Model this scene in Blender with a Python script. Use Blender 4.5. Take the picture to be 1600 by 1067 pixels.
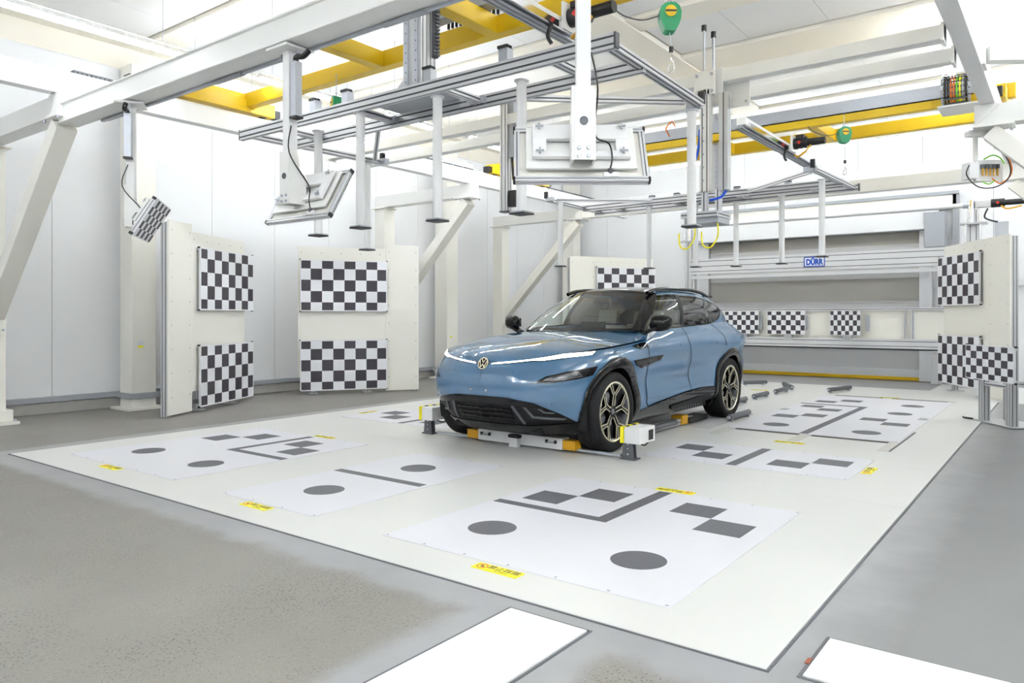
import bpy, bmesh, math, random
import numpy as np
from mathutils import Vector, Matrix
from mathutils.geometry import delaunay_2d_cdt
random.seed(7)
R = math.radians
SC = bpy.context.scene
COL = SC.collection
for o in list(bpy.data.objects):
    bpy.data.objects.remove(o)

# ------------------------------------------------------------------ camera, world, exposure
cam = bpy.data.cameras.new('camera'); cam_o = bpy.data.objects.new('camera', cam); COL.objects.link(cam_o)
cam_o.location = (0, 0, 1.28); cam_o.rotation_euler = (R(90), 0, R(37.06))
cam.sensor_width = 36; cam.lens = 26.1; cam.shift_y = -0.0244; cam.clip_start = .05; cam.clip_end = 100
SC.camera = cam_o
W = bpy.data.worlds.new('world'); SC.world = W; W.use_nodes = True
W.node_tree.nodes['Background'].inputs[0].default_value = (.9, .93, 1, 1)
W.node_tree.nodes['Background'].inputs[1].default_value = 0.3
SC.view_settings.view_transform = 'Standard'; SC.view_settings.look = 'None'
SC.view_settings.gamma = 1; SC.view_settings.use_curve_mapping = False
SC.view_settings.exposure = 1.42
SC.cycles.max_bounces = 6; SC.cycles.diffuse_bounces = 4; SC.cycles.use_adaptive_sampling = True; SC.cycles.adaptive_threshold = .05; SC.cycles.glossy_bounces = 3; SC.cycles.caustics_reflective = False; SC.cycles.caustics_refractive = False
LED = 15.0          # radiance of the LED tubes

# ------------------------------------------------------------------ materials
def srgb(r, g, b):
    f = lambda c: (c/255/12.92 if c/255 <= .04045 else ((c/255+.055)/1.055)**2.4)
    return (f(r), f(g), f(b), 1)
MATS = {}
def mat(name, col, rough=.5, metal=0., coat=0., noise=0., nscale=20., bump=0., bscale=200., spec=.5, emit=0, aniso=None):
    m = bpy.data.materials.new(name); m.use_nodes = True
    nt = m.node_tree; b = nt.nodes['Principled BSDF']
    b.inputs['Base Color'].default_value = col
    b.inputs['Roughness'].default_value = rough
    b.inputs['Metallic'].default_value = metal
    b.inputs['Coat Weight'].default_value = coat
    b.inputs['Coat Roughness'].default_value = .02
    b.inputs['Specular IOR Level'].default_value = spec
    if emit:
        b.inputs['Emission Color'].default_value = (.92, .965, 1, 1); b.inputs['Emission Strength'].default_value = emit
    tc = nt.nodes.new('ShaderNodeTexCoord')
    if noise:
        n = nt.nodes.new('ShaderNodeTexNoise'); n.inputs['Scale'].default_value = nscale; n.inputs['Detail'].default_value = 4
        nt.links.new(tc.outputs['Object'], n.inputs['Vector'])
        mx = nt.nodes.new('ShaderNodeMix'); mx.data_type = 'RGBA'
        mx.inputs[6].default_value = tuple(c*(1-noise) for c in col[:3])+(1,)
        mx.inputs[7].default_value = tuple(min(1, c*(1+noise)) for c in col[:3])+(1,)
        nt.links.new(n.outputs['Fac'], mx.inputs[0]); nt.links.new(mx.outputs[2], b.inputs['Base Color'])
        mr = nt.nodes.new('ShaderNodeMapRange'); mr.inputs[3].default_value = max(0, rough-.06); mr.inputs[4].default_value = min(1, rough+.06)
        nt.links.new(n.outputs['Fac'], mr.inputs[0]); nt.links.new(mr.outputs[0], b.inputs['Roughness'])
    if bump:
        n2 = nt.nodes.new('ShaderNodeTexNoise'); n2.inputs['Scale'].default_value = bscale; n2.inputs['Detail'].default_value = 3
        nt.links.new(tc.outputs['Object'], n2.inputs['Vector'])
        bp = nt.nodes.new('ShaderNodeBump'); bp.inputs['Strength'].default_value = bump; bp.inputs['Distance'].default_value = .01
        nt.links.new(n2.outputs['Fac'], bp.inputs['Height']); nt.links.new(bp.outputs[0], b.inputs['Normal'])
    MATS[name] = m
    return m
M = MATS
mat('wall_white', srgb(241, 242, 244), .38, noise=.015, nscale=3)
mat('cream', srgb(243, 241, 233), .45, noise=.02, nscale=4)
mat('ceiling_panel', srgb(241, 241, 241), .6, noise=.015, nscale=3)
mat('ceiling_beam', srgb(243, 238, 226), .6, noise=.02, nscale=3)
mat('steel_white', srgb(243, 243, 240), .35, noise=.015, nscale=6)
mat('bright_white', srgb(242, 242, 242), .4, noise=.01, nscale=8)
mat('plate_white', srgb(226, 226, 232), .35, noise=.012, nscale=5)
mat('platform_white', srgb(221, 221, 218), .32, noise=.03, nscale=1.6, bump=.03, bscale=60)
mat('pad_white', srgb(232, 232, 232), .6, noise=.03, nscale=30, bump=.3, bscale=80)
mat('print_grey', srgb(84, 85, 92), .5, noise=.05, nscale=30)
mat('check_black', srgb(62, 58, 66), .5)
mat('check_white', srgb(238, 239, 243), .4)
mat('alu', srgb(200, 201, 203), .38, metal=.55, noise=.03, nscale=15)
mat('alu_light', srgb(222, 223, 226), .4, metal=.35, noise=.02, nscale=15)
mat('galv', srgb(186, 190, 198), .4, metal=.6, noise=.08, nscale=40)
mat('grey_paint', srgb(168, 172, 178), .45, noise=.03)
mat('dark_grey', srgb(88, 90, 95), .5, noise=.06)
mat('gap_black', (.004, .004, .005, 1), .9, spec=0)
mat('slot_strip', srgb(84, 86, 90), .5)  # painted shade for the floors of the profile slots
mat('black', srgb(26, 26, 28), .45)
mat('black_gloss', (.006, .006, .007, 1), .07, spec=.32)
mat('black_plastic', (.012, .012, .013, 1), .5, spec=.2, bump=.08, bscale=400)
mat('rubber', (.014, .014, .015, 1), .7, spec=.2, bump=.1, bscale=300)
mat('yellow', srgb(236, 196, 28), .42, noise=.04, nscale=6)
mat('yellow_bright', srgb(250, 238, 30), .5)
mat('amber', srgb(214, 160, 28), .45)
mat('red', srgb(200, 40, 30), .5)
mat('orange', srgb(232, 120, 30), .5)
mat('green', srgb(36, 150, 100), .42, noise=.04)
mat('lime', srgb(120, 200, 40), .5)
mat('blue', srgb(30, 90, 220), .5)
mat('logo_blue', srgb(28, 82, 190), .5)
mat('chrome', (.8, .8, .82, 1), .12, metal=1)
mat('gold', srgb(222, 216, 190), .25, metal=.85)
mat('tan_tape', srgb(196, 160, 70), .6)
mat('shutter', srgb(198, 198, 199), .42, noise=.03)
mat('shutter_dark', srgb(166, 163, 156), .42, noise=.03)
mat('rust', srgb(150, 86, 62), .7, noise=.2, nscale=80)
mat('seat', srgb(190, 188, 182), .7, noise=.04)
mat('led', (1, 1, 1, 1), .5, emit=LED)
mat('led_up', (1, 1, 1, 1), .5, emit=LED*0.9)
mat('led_up_strong', (1, 1, 1, 1), .5, emit=LED*13)  # for the unseen tubes: added glow that the ceiling bounces back as fill
mat('led_up_mid', (1, 1, 1, 1), .5, emit=LED*2.0)
mat('lamp_led', (1, 1, 1, 1), .3, emit=3.0)
mat('grey_trim', srgb(120, 122, 124), .3, metal=.4, coat=.5)
mat('lamp_dark', srgb(60, 62, 66), .15, metal=.3, coat=1)
mat('channel', srgb(206, 204, 198), .5)
mat('plinth', srgb(176, 174, 170), .7, noise=.12, nscale=8, bump=.15, bscale=60)

def paint():
    m = mat('car_blue', srgb(64, 106, 142), .45, metal=.0, coat=1.0, spec=.0)
    m.node_tree.nodes['Principled BSDF'].inputs['Coat IOR'].default_value = 2.0; m.node_tree.nodes['Principled BSDF'].inputs['Coat Roughness'].default_value = .0
    nt = m.node_tree; b = nt.nodes['Principled BSDF']
    n = nt.nodes.new('ShaderNodeTexNoise'); n.inputs['Scale'].default_value = 900
    tc = nt.nodes.new('ShaderNodeTexCoord'); nt.links.new(tc.outputs['Object'], n.inputs['Vector'])
    mr = nt.nodes.new('ShaderNodeMapRange'); mr.inputs[3].default_value = .4; mr.inputs[4].default_value = .5
    nt.links.new(n.outputs['Fac'], mr.inputs[0]); nt.links.new(mr.outputs[0], b.inputs['Roughness'])
paint()

def glass(name, tint, refl=.9):
    m = bpy.data.materials.new(name); m.use_nodes = True; nt = m.node_tree; nt.nodes.clear()
    out = nt.nodes.new('ShaderNodeOutputMaterial'); mx = nt.nodes.new('ShaderNodeMixShader')
    tr = nt.nodes.new('ShaderNodeBsdfTransparent'); tr.inputs[0].default_value = tint
    gl = nt.nodes.new('ShaderNodeBsdfGlossy'); gl.inputs['Roughness'].default_value = .01; gl.inputs[0].default_value = (refl, refl, refl, 1)
    fr = nt.nodes.new('ShaderNodeFresnel'); ge = nt.nodes.new('ShaderNodeNewGeometry'); mr = nt.nodes.new('ShaderNodeMapRange'); mr.inputs[3].default_value = 1.55; mr.inputs[4].default_value = 1/1.55
    nt.links.new(ge.outputs['Backfacing'], mr.inputs[0]); nt.links.new(mr.outputs[0], fr.inputs[0])
    nt.links.new(fr.outputs[0], mx.inputs[0]); nt.links.new(tr.outputs[0], mx.inputs[1]); nt.links.new(gl.outputs[0], mx.inputs[2])
    nt.links.new(mx.outputs[0], out.inputs[0]); MATS[name] = m
glass('windshield_glass', (.86, .92, .89, 1))
glass('side_glass', (.78, .85, .82, 1))
glass('dark_glass', (.10, .10, .10, 1))

def concrete():
    m = bpy.data.materials.new('concrete'); m.use_nodes = True; nt = m.node_tree; b = nt.nodes['Principled BSDF']; MATS['concrete'] = m
    L = nt.links.new; N = nt.nodes.new
    geo = N('ShaderNodeNewGeometry'); sep = N('ShaderNodeSeparateXYZ'); L(geo.outputs['Position'], sep.inputs[0])
    def math_(op, a, bb=None, c=None):
        n = N('ShaderNodeMath'); n.operation = op
        for i, v in enumerate((a, bb, c)):
            if v is None: continue
            if isinstance(v, (int, float)): n.inputs[i].default_value = v
            else: L(v, n.inputs[i])
        return n.outputs[0]
    def noise(sc, det=5, rough=.55):
        n = N('ShaderNodeTexNoise'); n.inputs['Scale'].default_value = sc; n.inputs['Detail'].default_value = det; n.inputs['Roughness'].default_value = rough
        L(geo.outputs['Position'], n.inputs['Vector']); return n.outputs['Fac']
    def mixc(f, a, bb):
        n = N('ShaderNodeMix'); n.data_type = 'RGBA'
        L(f, n.inputs[0]) if not isinstance(f, float) else setattr(n.inputs[0], 'default_value', f)
        for i, v in ((6, a), (7, bb)):
            if isinstance(v, tuple): n.inputs[i].default_value = v
            else: L(v, n.inputs[i])
        return n.outputs[2]
    # signed distance to the platform rectangle (the screeded border around it)
    dx = math_('SUBTRACT', math_('ABSOLUTE', math_('SUBTRACT', sep.outputs[0], -4.405)), 3.515)
    dy = math_('SUBTRACT', math_('ABSOLUTE', math_('SUBTRACT', sep.outputs[1], 9.4)), 6.69)
    d = math_('MAXIMUM', dx, dy)
    def rect(cx, cy, hx, hy): return math_('MAXIMUM', math_('SUBTRACT', math_('ABSOLUTE', math_('SUBTRACT', sep.outputs[0], cx)), hx), math_('SUBTRACT', math_('ABSOLUTE', math_('SUBTRACT', sep.outputs[1], cy)), hy))
    d = math_('MINIMUM', d, rect(-1.775, 1.3, .13, 1.33)); d = math_('MINIMUM', d, rect(.7, 2.93, 1.5, .13))
    d = math_('ADD', d, math_('MULTIPLY', math_('SUBTRACT', noise(4, 3), .5), .16))
    ramp = N('ShaderNodeMapRange'); ramp.inputs[1].default_value = .15; ramp.inputs[2].default_value = .33; L(d, ramp.inputs[0]); ramp.interpolation_type = 'SMOOTHERSTEP'
    far = N('ShaderNodeMapRange'); far.inputs[1].default_value = -9.5; far.inputs[2].default_value = -8.2; L(sep.outputs[0], far.inputs[0])
    right = N('ShaderNodeMapRange'); right.inputs[1].default_value = -1.25; right.inputs[2].default_value = -1.0; right.inputs[3].default_value = 1; right.inputs[4].default_value = 0
    L(math_('ADD', sep.outputs[0], math_('MULTIPLY', math_('SUBTRACT', sep.outputs[1], 2.9), .0)), right.inputs[0])
    front = N('ShaderNodeMapRange'); front.inputs[1].default_value = 2.5; front.inputs[2].default_value = 2.8; front.inputs[3].default_value = 1; front.inputs[4].default_value = 0
    L(sep.outputs[1], front.inputs[0])
    rightmask = math_('MAXIMUM', right.outputs[0], front.outputs[0])
    rough_mask = math_('MULTIPLY', ramp.outputs[0], rightmask)
    border = mixc(noise(2.2, 6), srgb(134, 135, 137), srgb(166, 167, 169))
    slab = mixc(noise(1.1, 6), srgb(102, 103, 104), srgb(122, 123, 124))
    rs = N('ShaderNodeMapRange'); rs.inputs[1].default_value = .05; rs.inputs[2].default_value = .35
    L(math_('MULTIPLY', math_('ADD', dx, math_('MULTIPLY', math_('SUBTRACT', noise(4), .5), .2)), math_('GREATER_THAN', sep.outputs[0], -3)), rs.inputs[0])
    smooth = mixc(rs.outputs[0], border, slab)
    agg0 = mixc(noise(1.3, 5), srgb(118, 115, 110), srgb(143, 140, 134))
    vor = N('ShaderNodeTexVoronoi'); vor.inputs['Scale'].default_value = 62; L(geo.outputs['Position'], vor.inputs['Vector'])
    vr = N('ShaderNodeMapRange'); vr.inputs[1].default_value = .14; vr.inputs[2].default_value = .34; vr.inputs[3].default_value = 0; vr.inputs[4].default_value = 1; L(vor.outputs['Distance'], vr.inputs[0])
    sp = N('ShaderNodeMapRange'); sp.inputs[1].default_value = .36; sp.inputs[2].default_value = .6; L(noise(1.5, 3), sp.inputs[0])
    speck = math_('MULTIPLY', math_('SUBTRACT', 1, vr.outputs[0]), sp.outputs[0])
    agg = mixc(math_('MULTIPLY', speck, .9), agg0, srgb(70, 66, 60))
    vor2 = N('ShaderNodeTexVoronoi'); vor2.inputs['Scale'].default_value = 90; L(geo.outputs['Position'], vor2.inputs['Vector'])
    vr2 = N('ShaderNodeMapRange'); vr2.inputs[1].default_value = .05; vr2.inputs[2].default_value = .22; vr2.inputs[3].default_value = .5; vr2.inputs[4].default_value = 0; L(vor2.outputs['Distance'], vr2.inputs[0])
    agg = mixc(vr2.outputs[0], agg, srgb(205, 202, 196))
    L(mixc(rough_mask, smooth, agg), b.inputs['Base Color'])
    rr = N('ShaderNodeMapRange'); rr.inputs[3].default_value = .36; rr.inputs[4].default_value = .5; L(rough_mask, rr.inputs[0]); L(rr.outputs[0], b.inputs['Roughness'])
    bp = N('ShaderNodeBump'); bp.inputs['Strength'].default_value = .35; bp.inputs['Distance'].default_value = .006
    hgt = math_('ADD', math_('MULTIPLY', math_('SUBTRACT', noise(120, 3), .5), math_('MULTIPLY', rough_mask, .8)), math_('MULTIPLY', math_('MULTIPLY', speck, rough_mask), -.6))
    L(hgt, bp.inputs['Height']); L(bp.outputs[0], b.inputs['Normal'])
concrete()

# ------------------------------------------------------------------ mesh helpers
SLOTS = []
def section(w, h, nw=0, nh=0, gw=.012, gd=.016):
    """closed outline of an extruded profile, with nw / nh slots on its faces"""
    SLOTS.clear()
    c = [(-w/2, -h/2), (w/2, -h/2), (w/2, h/2), (-w/2, h/2)]
    out = []
    for i in range(4):
        a = Vector(c[i]); b = Vector(c[(i+1) % 4]); n = nw if i % 2 == 0 else nh
        d = (b-a); L = d.length; d.normalize(); inn = Vector((-d.y, d.x))
        out.append(a)
        for k in range(n):
            m = a + d*(L*(k+.5)/n); SLOTS.append(len(out)+1)
            out += [m-d*gw/2, m-d*gw/2+inn*gd, m+d*gw/2+inn*gd, m+d*gw/2]
    return [(p.x, p.y) for p in out]

class MB:
    def __init__(s): s.v = []; s.f = []; s.m = []; s.mi = 0; s.sm = []
    def add(s, vs, fs, smooth=False):
        o = len(s.v); s.v += [tuple(p) for p in vs]
        for f in fs: s.f.append(tuple(i+o for i in f)); s.m.append(s.mi); s.sm.append(smooth)
        return s
    def box(s, x0, x1, y0, y1, z0, z1):
        if x0 > x1: x0, x1 = x1, x0
        if y0 > y1: y0, y1 = y1, y0
        if z0 > z1: z0, z1 = z1, z0
        v = [(x, y, z) for z in (z0, z1) for y in (y0, y1) for x in (x0, x1)]
        return s.add(v, [(0, 2, 3, 1), (4, 5, 7, 6), (0, 1, 5, 4), (2, 6, 7, 3), (0, 4, 6, 2), (1, 3, 7, 5)])
    def cbox(s, c, d): return s.box(c[0]-d[0]/2, c[0]+d[0]/2, c[1]-d[1]/2, c[1]+d[1]/2, c[2]-d[2]/2, c[2]+d[2]/2)
    def extr(s, poly, p0, p1, up=(0, 0, 1), smooth=False, caps=True):
        """extrude the 2D outline (u sideways, v along up) from p0 to p1"""
        p0 = Vector(p0); p1 = Vector(p1); d = (p1-p0).normalized(); up = Vector(up)
        if abs(d.dot(up)) > .99: up = Vector((0, 1, 0))
        u = d.cross(up).normalized(); w = u.cross(d).normalized()
        n = len(poly)
        vs = [p0+u*a+w*b for a, b in poly]+[p1+u*a+w*b for a, b in poly]
        fs = [(i, (i+1) % n, n+(i+1) % n, n+i) for i in range(n)]
        s.add(vs, fs, smooth)
        if caps: s.add(vs, [tuple(range(n))[::-1], tuple(range(n, 2*n))])
        return s
    def bar(s, p0, p1, w, h, up=(0, 0, 1)): return s.extr(section(w, h), p0, p1, up)
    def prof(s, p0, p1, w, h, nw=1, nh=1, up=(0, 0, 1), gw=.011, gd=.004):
        # slotted aluminium profile; the shade in its slots is painted on as dark floor faces
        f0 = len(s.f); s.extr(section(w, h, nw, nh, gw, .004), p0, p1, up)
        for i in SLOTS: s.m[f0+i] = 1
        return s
    def cyl(s, p0, p1, r, n=16, r1=None):
        if r1 is None: return s.extr([(r*math.cos(2*math.pi*i/n), r*math.sin(2*math.pi*i/n)) for i in range(n)], p0, p1, smooth=True) if True else s
        p0 = Vector(p0); p1 = Vector(p1); d = (p1-p0).normalized(); up = Vector((0, 0, 1)) if abs(d.z) < .99 else Vector((0, 1, 0))
        u = d.cross(up).normalized(); w = u.cross(d)
        vs = [p0+(u*math.cos(2*math.pi*i/n)+w*math.sin(2*math.pi*i/n))*r for i in range(n)]+[p1+(u*math.cos(2*math.pi*i/n)+w*math.sin(2*math.pi*i/n))*r1 for i in range(n)]
        s.add(vs, [(i, (i+1) % n, n+(i+1) % n, n+i) for i in range(n)], True)
        return s.add(vs, [tuple(range(n))[::-1], tuple(range(n, 2*n))])
    def tube(s, pts, r, n=8):
        pts = [Vector(p) for p in pts]; rings = []; prev = None
        if 3 <= len(pts) <= 12:
            q = []
            for i in range(len(pts)-1):
                a, b, c, d = pts[max(i-1, 0)], pts[i], pts[i+1], pts[min(i+2, len(pts)-1)]
                for k in range(5):
                    t = k/5; q.append(.5*((2*b)+(c-a)*t+(2*a-5*b+4*c-d)*t*t+(3*b-a-3*c+d)*t**3))
            pts = q+[pts[-1]]
        for i, p in enumerate(pts):
            d = (pts[min(i+1, len(pts)-1)]-pts[max(i-1, 0)]).normalized()
            if prev is None: up = Vector((0, 0, 1)) if abs(d.z) < .9 else Vector((1, 0, 0))
            else: up = prev
            u = d.cross(up).normalized(); w = u.cross(d).normalized(); prev = w
            rings += [p+(u*math.cos(2*math.pi*k/n)+w*math.sin(2*math.pi*k/n))*r for k in range(n)]
        fs = [(i*n+k, i*n+(k+1) % n, (i+1)*n+(k+1) % n, (i+1)*n+k) for i in range(len(pts)-1) for k in range(n)]
        s.add(rings, fs, True); m = len(rings)
        return s.add(rings, [tuple(range(n))[::-1], tuple(range(m-n, m))])
    def lathe(s, prof, c, axis='x', n=48, closed=False):
        """prof: (radius, along)"""
        vs = []; c = Vector(c)
        for i in range(n):
            a = 2*math.pi*i/n; ca, sa = math.cos(a), math.sin(a)
            for r, t in prof:
                vs.append(c+(Vector((t, r*ca, r*sa)) if axis == 'x' else Vector((r*ca, r*sa, t)) if axis == 'z' else Vector((r*ca, t, r*sa))))
        m = len(prof); fs = []
        for i in range(n):
            for k in range(m-1 if not closed else m):
                k2 = (k+1) % m; i2 = (i+1) % n
                fs.append((i*m+k, i*m+k2, i2*m+k2, i2*m+k))
        return s.add(vs, fs, True)
    def poly(s, pts, t, axis='z'):
        """flat slab: outline in the plane, thickness t=(a,b) along axis"""
        def P(p, q): return (p[0], p[1], q) if axis == 'z' else (p[0], q, p[1]) if axis == 'y' else (q, p[0], p[1])
        n = len(pts); vs = [P(p, t[0]) for p in pts]+[P(p, t[1]) for p in pts]
        s.add(vs, [(i, (i+1) % n, n+(i+1) % n, n+i) for i in range(n)])
        return s.add(vs, [tuple(range(n))[::-1], tuple(range(n, 2*n))])
    def mesh(s, name, mats):
        me = bpy.data.meshes.new(name); me.from_pydata(s.v, [], s.f)
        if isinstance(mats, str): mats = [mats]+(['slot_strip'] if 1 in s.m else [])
        for mm in mats: me.materials.append(MATS[mm])
        me.polygons.foreach_set('material_index', s.m); me.polygons.foreach_set('use_smooth', s.sm)
        bm = bmesh.new(); bm.from_mesh(me); bmesh.ops.remove_doubles(bm, verts=bm.verts, dist=1e-5) if any(s.sm) else None
        bmesh.ops.recalc_face_normals(bm, faces=bm.faces)
        for f in bm.faces:
            pass
        bm.to_mesh(me); bm.free()
        if any(s.sm):
            try: me.set_sharp_from_angle(angle=R(40))
            except Exception: pass
        return me
    def build(s, name, mats, parent=None, bevel=0, loc=None, rot=None):
        o = bpy.data.objects.new(name, s.mesh(name, mats)); COL.objects.link(o)
        if parent: o.parent = parent
        if loc: o.location = loc
        if rot: o.rotation_euler = rot
        if bevel:
            b = o.modifiers.new('bevel', 'BEVEL'); b.width = bevel; b.segments = 2; b.limit_method = 'ANGLE'; b.angle_limit = R(50)
        return o

def tag(o, label=None, cat=None, group=None, kind=None):
    if label: o['label'] = label
    if cat: o['category'] = cat
    if group: o['group'] = group
    if kind: o['kind'] = kind
    return o
def thing(name, label, cat, loc=(0, 0, 0), rz=0, group=None, rx=0, kind=None):
    o = bpy.data.objects.new(name, None); COL.objects.link(o); o.empty_display_size = .1
    o.location = loc; o.rotation_euler = (rx, 0, rz)
    return tag(o, label, cat, group, kind)
def struct(name): 
    o = bpy.data.objects.new(name, None); COL.objects.link(o); o['kind'] = 'structure'; return o
def share(name, me, parent, loc, rot=None):
    o = bpy.data.objects.new(name, me); COL.objects.link(o); o.parent = parent; o.location = loc
    if rot: o.rotation_euler = rot
    return o
def text_mesh(body, size, name, extrude=.0006, bold=0):
    cu = bpy.data.curves.new(name, 'FONT'); cu.body = body; cu.size = size; cu.align_x = 'CENTER'; cu.align_y = 'CENTER'; cu.extrude = extrude; cu.offset = bold
    to = bpy.data.objects.new(name, cu); COL.objects.link(to)
    dg = bpy.context.evaluated_depsgraph_get(); me = bpy.data.meshes.new_from_object(to.evaluated_get(dg))
    bpy.data.objects.remove(to); bpy.data.curves.remove(cu)
    return me

# ================================================================== SETTING
XW, YB, XR, YF, ZC = -10.8, 16.8, 3.6, -5.0, 5.15
fl = MB().box(XW-.2, XR+.2, YF-.2, YB+.2, -.25, -.006).build('floor', 'concrete'); tag(fl, 'grey concrete hall floor, rough near the camera and smooth beside the platform', kind='structure')

def wall_panels(name, axis, pos, a0, a1, z0, z1, pitch, inward, skip=None, label=None):
    w = struct(name); tag(w, label)
    t = .1
    def bx(m, p, q, zz0, zz1, d0, d1):
        c0, c1 = pos-inward*d0, pos-inward*d1
        return m.box(c0, c1, p, q, zz0, zz1) if axis == 'x' else m.box(p, q, c0, c1, zz0, zz1)
    bx(MB(), a0, a1, z0, z1, .06, .16).build('backing', 'dark_grey', w)
    n = max(1, round((a1-a0)/pitch)); st = (a1-a0)/n
    for i in range(n):
        bx(MB(), a0+i*st+.003, a0+(i+1)*st-.003, z0, z1, 0, .06).build('panel', 'wall_white', w)
    return w
wl = wall_panels('wall_left', 'x', XW, YF, YB, .12, ZC, 1.12, 1, label='white wall of tall metal sandwich panels behind the checkerboard stands')
MB().box(XW-.12, XW+.02, YF, YB, 0, .14).build('plinth', 'plinth', wl)
tr = MB().box(XW-.02, XW+.05, YF, YB, .15, .225); tr = tr.build('trim_1', 'grey_paint', bevel=.006); tag(tr, 'grey kick rail along the foot of the long panel wall', kind='structure')
wb = wall_panels('wall_back', 'y', YB, XW, XR, .0, ZC, 1.16, -1, label='white panel wall behind the roller door')
wr = wall_panels('wall_right', 'x', XR, YF, YB, 0, ZC, 1.12, -1, label='white panel wall out of view beside the camera')
wf = wall_panels('wall_front', 'y', YF, XW, XR, 0, ZC, 1.16, 1, label='white panel wall out of view behind the camera')
tr2 = MB().box(-2.2, XR, YB-.08, YB, 1.86, 2.0).build('trim_2', 'wall_white', bevel=.006); tag(tr2, 'white ledge strip across the panel wall beside the tall checkerboard stand', kind='structure')

# ceiling : flat panels between downstand beams
ce = struct('ceiling'); tag(ce, 'white panel ceiling with deep cream downstand beams')
MB().box(XW-.2, XR+.2, YF-.2, YB+.2, ZC+.03, ZC+.2).build('backing', 'black', ce)
ybeams = [(-5, -4.6), (-1.6, -1.2), (1.8, 2.2), (5.2, 5.62), (8.57, 8.99), (10.28, 11.4), (13.7, 14.7), (16.07, 16.8)]
xbeams = [(-10.8, -10.5), (-5.1, -4.63), (.6, 1.1), (3.3, 3.6)]
for i in range(len(ybeams)-1):
    for j in range(len(xbeams)-1):
        x0, x1 = xbeams[j][1], xbeams[j+1][0]; y0, y1 = ybeams[i][1], ybeams[i+1][0]
        n = max(1, round((x1-x0)/1.15)); st = (x1-x0)/n
        for k in range(n):
            MB().box(x0+k*st+(.03 if k == 0 else .003), x0+(k+1)*st-(.03 if k == n-1 else .003), y0+.03, y1-.03, ZC, ZC+.025).build('panel', 'ceiling_panel', ce)
for a, b in ybeams: MB().box(XW, XR, a, b, ZC-.05, ZC+.03).build('downstand_beam', 'ceiling_beam', ce, bevel=.006)
for a, b in xbeams: MB().box(a, b, YF, YB, ZC-.07, ZC+.03).build('downstand_beam', 'ceiling_beam', ce, bevel=.006)
wu = MB().box(XW, XW+.1, YF, YB, 4.76, ZC-.07).build('trim_5', 'ceiling_beam', bevel=.006); tag(wu, 'cream band where the long panel wall meets the ceiling', kind='structure')
gt = MB().box(XW, XW+.16, YF, YB, 4.5, 4.76).build('trim_3', 'wall_white', bevel=.03); tag(gt, 'white cable duct high along the long panel wall', kind='structure')
gt2 = MB().box(XW, XR, YB-.22, YB, 4.05, 4.3).build('trim_4', 'wall_white', bevel=.03); tag(gt2, 'white cable duct high above the roller door', kind='structure')

# building columns against the long wall
for y, lab in ((5.14, 'cream building column behind the hanging checkerboard at the left'), (11.55, 'cream building column behind the stand nearest the car nose'), (16.4, 'cream building column in the far corner left of the roller door')):
    t = thing('wall_column', lab, 'column', (XW+.36, y, 0), group='building columns')
    MB().box(-.17, .17, -.17, .17, 0, 4.75).build('shaft', 'cream', t, bevel=.008)
    MB().box(-.26, .26, -.26, .26, -.006, .03).build('base_plate', 'cream', t, bevel=.004)
    b = MB().box(.171, .175, -.09, -.01, .88, .95); b.mi = 1; b.box(.171, .176, -.085, -.015, .85, .878)
    b.build('notice', ['wall_white', 'yellow_bright'], t)
    MB().box(-.2, .2, -.2, .2, .15, .225).build('kick_rail', 'grey_paint', t)

# ================================================================== PLATFORM
PX0, PX1, PY0, PY1 = -7.92, -.89, 2.71, 14.6
pl = thing('test_platform', 'large white painted platform on which the blue car stands', 'platform', (-4.405, 8.6, 0))
def W2(o): return o.location
b = MB(); L0 = Vector((-4.405, 8.6, 0))
ys = [PY0, 5.55, 7.02, 10.9, PY1]
for i in range(len(ys)-1):
    MB().box(PX0-L0.x, PX1-L0.x, ys[i]-L0.y+(.002 if i else 0), ys[i+1]-L0.y, -.05, 0).build('deck_plate', 'platform_white', pl, bevel=.002)
MB().box(-1.97-L0.x, .6-L0.x, PY1-L0.y+.003, 16.1-L0.y, -.05, 0).build('deck_plate', 'platform_white', pl, bevel=.002)
MB().box(PX1-L0.x+.002, .6-L0.x, 13.2-L0.y, PY1-L0.y, -.05, 0).build('deck_plate', 'platform_white', pl, bevel=.002)
e = .014
for bx in ((PX0-e, PX1+e, PY0-e, PY0-.004), (PX0-e, PX0-.004, PY0, PY1), (PX1+.004, PX1+e, PY0, 13.2)):
    MB().box(bx[0]-L0.x, bx[1]-L0.x, bx[2]-L0.y, bx[3]-L0.y, -.05, -.002).build('edge_strip', 'dark_grey', pl)

# rail covers in the foreground floor
def cover(x0, x1, y0, y1, lab):
    t = thing('rail_cover', lab, 'floor plate', ((x0+x1)/2, (y0+y1)/2, 0)); c = t.location
    MB().box(x0-c.x, x1-c.x, y0-c.y, y1-c.y, -.04, .002).build('plate', 'pad_white', t, bevel=.002)
    g = MB(); w = .016
    for q in ((x0-w, x0-.004, y0-w, y1+w), (x1+.004, x1+w, y0-w, y1+w), (x0, x1, y0-w, y0-.004), (x0, x1, y1+.004, y1+w)):
        MB().box(q[0]-c.x, q[1]-c.x, q[2]-c.y, q[3]-c.y, -.04, -.003).build('frame_angle', 'dark_grey', t)
    return t
cover(-1.97, -1.58, .2, 2.6, 'white cover strip in the floor running from the camera to the platform')
c2 = cover(-.77, 1.0, 2.74, 3.12, 'white cover strip in the floor at the bottom right corner')
MB().cbox((-.9, -.06, -.001), (.016, .05, .002)).build('rust_patch', 'rust', c2)

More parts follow.
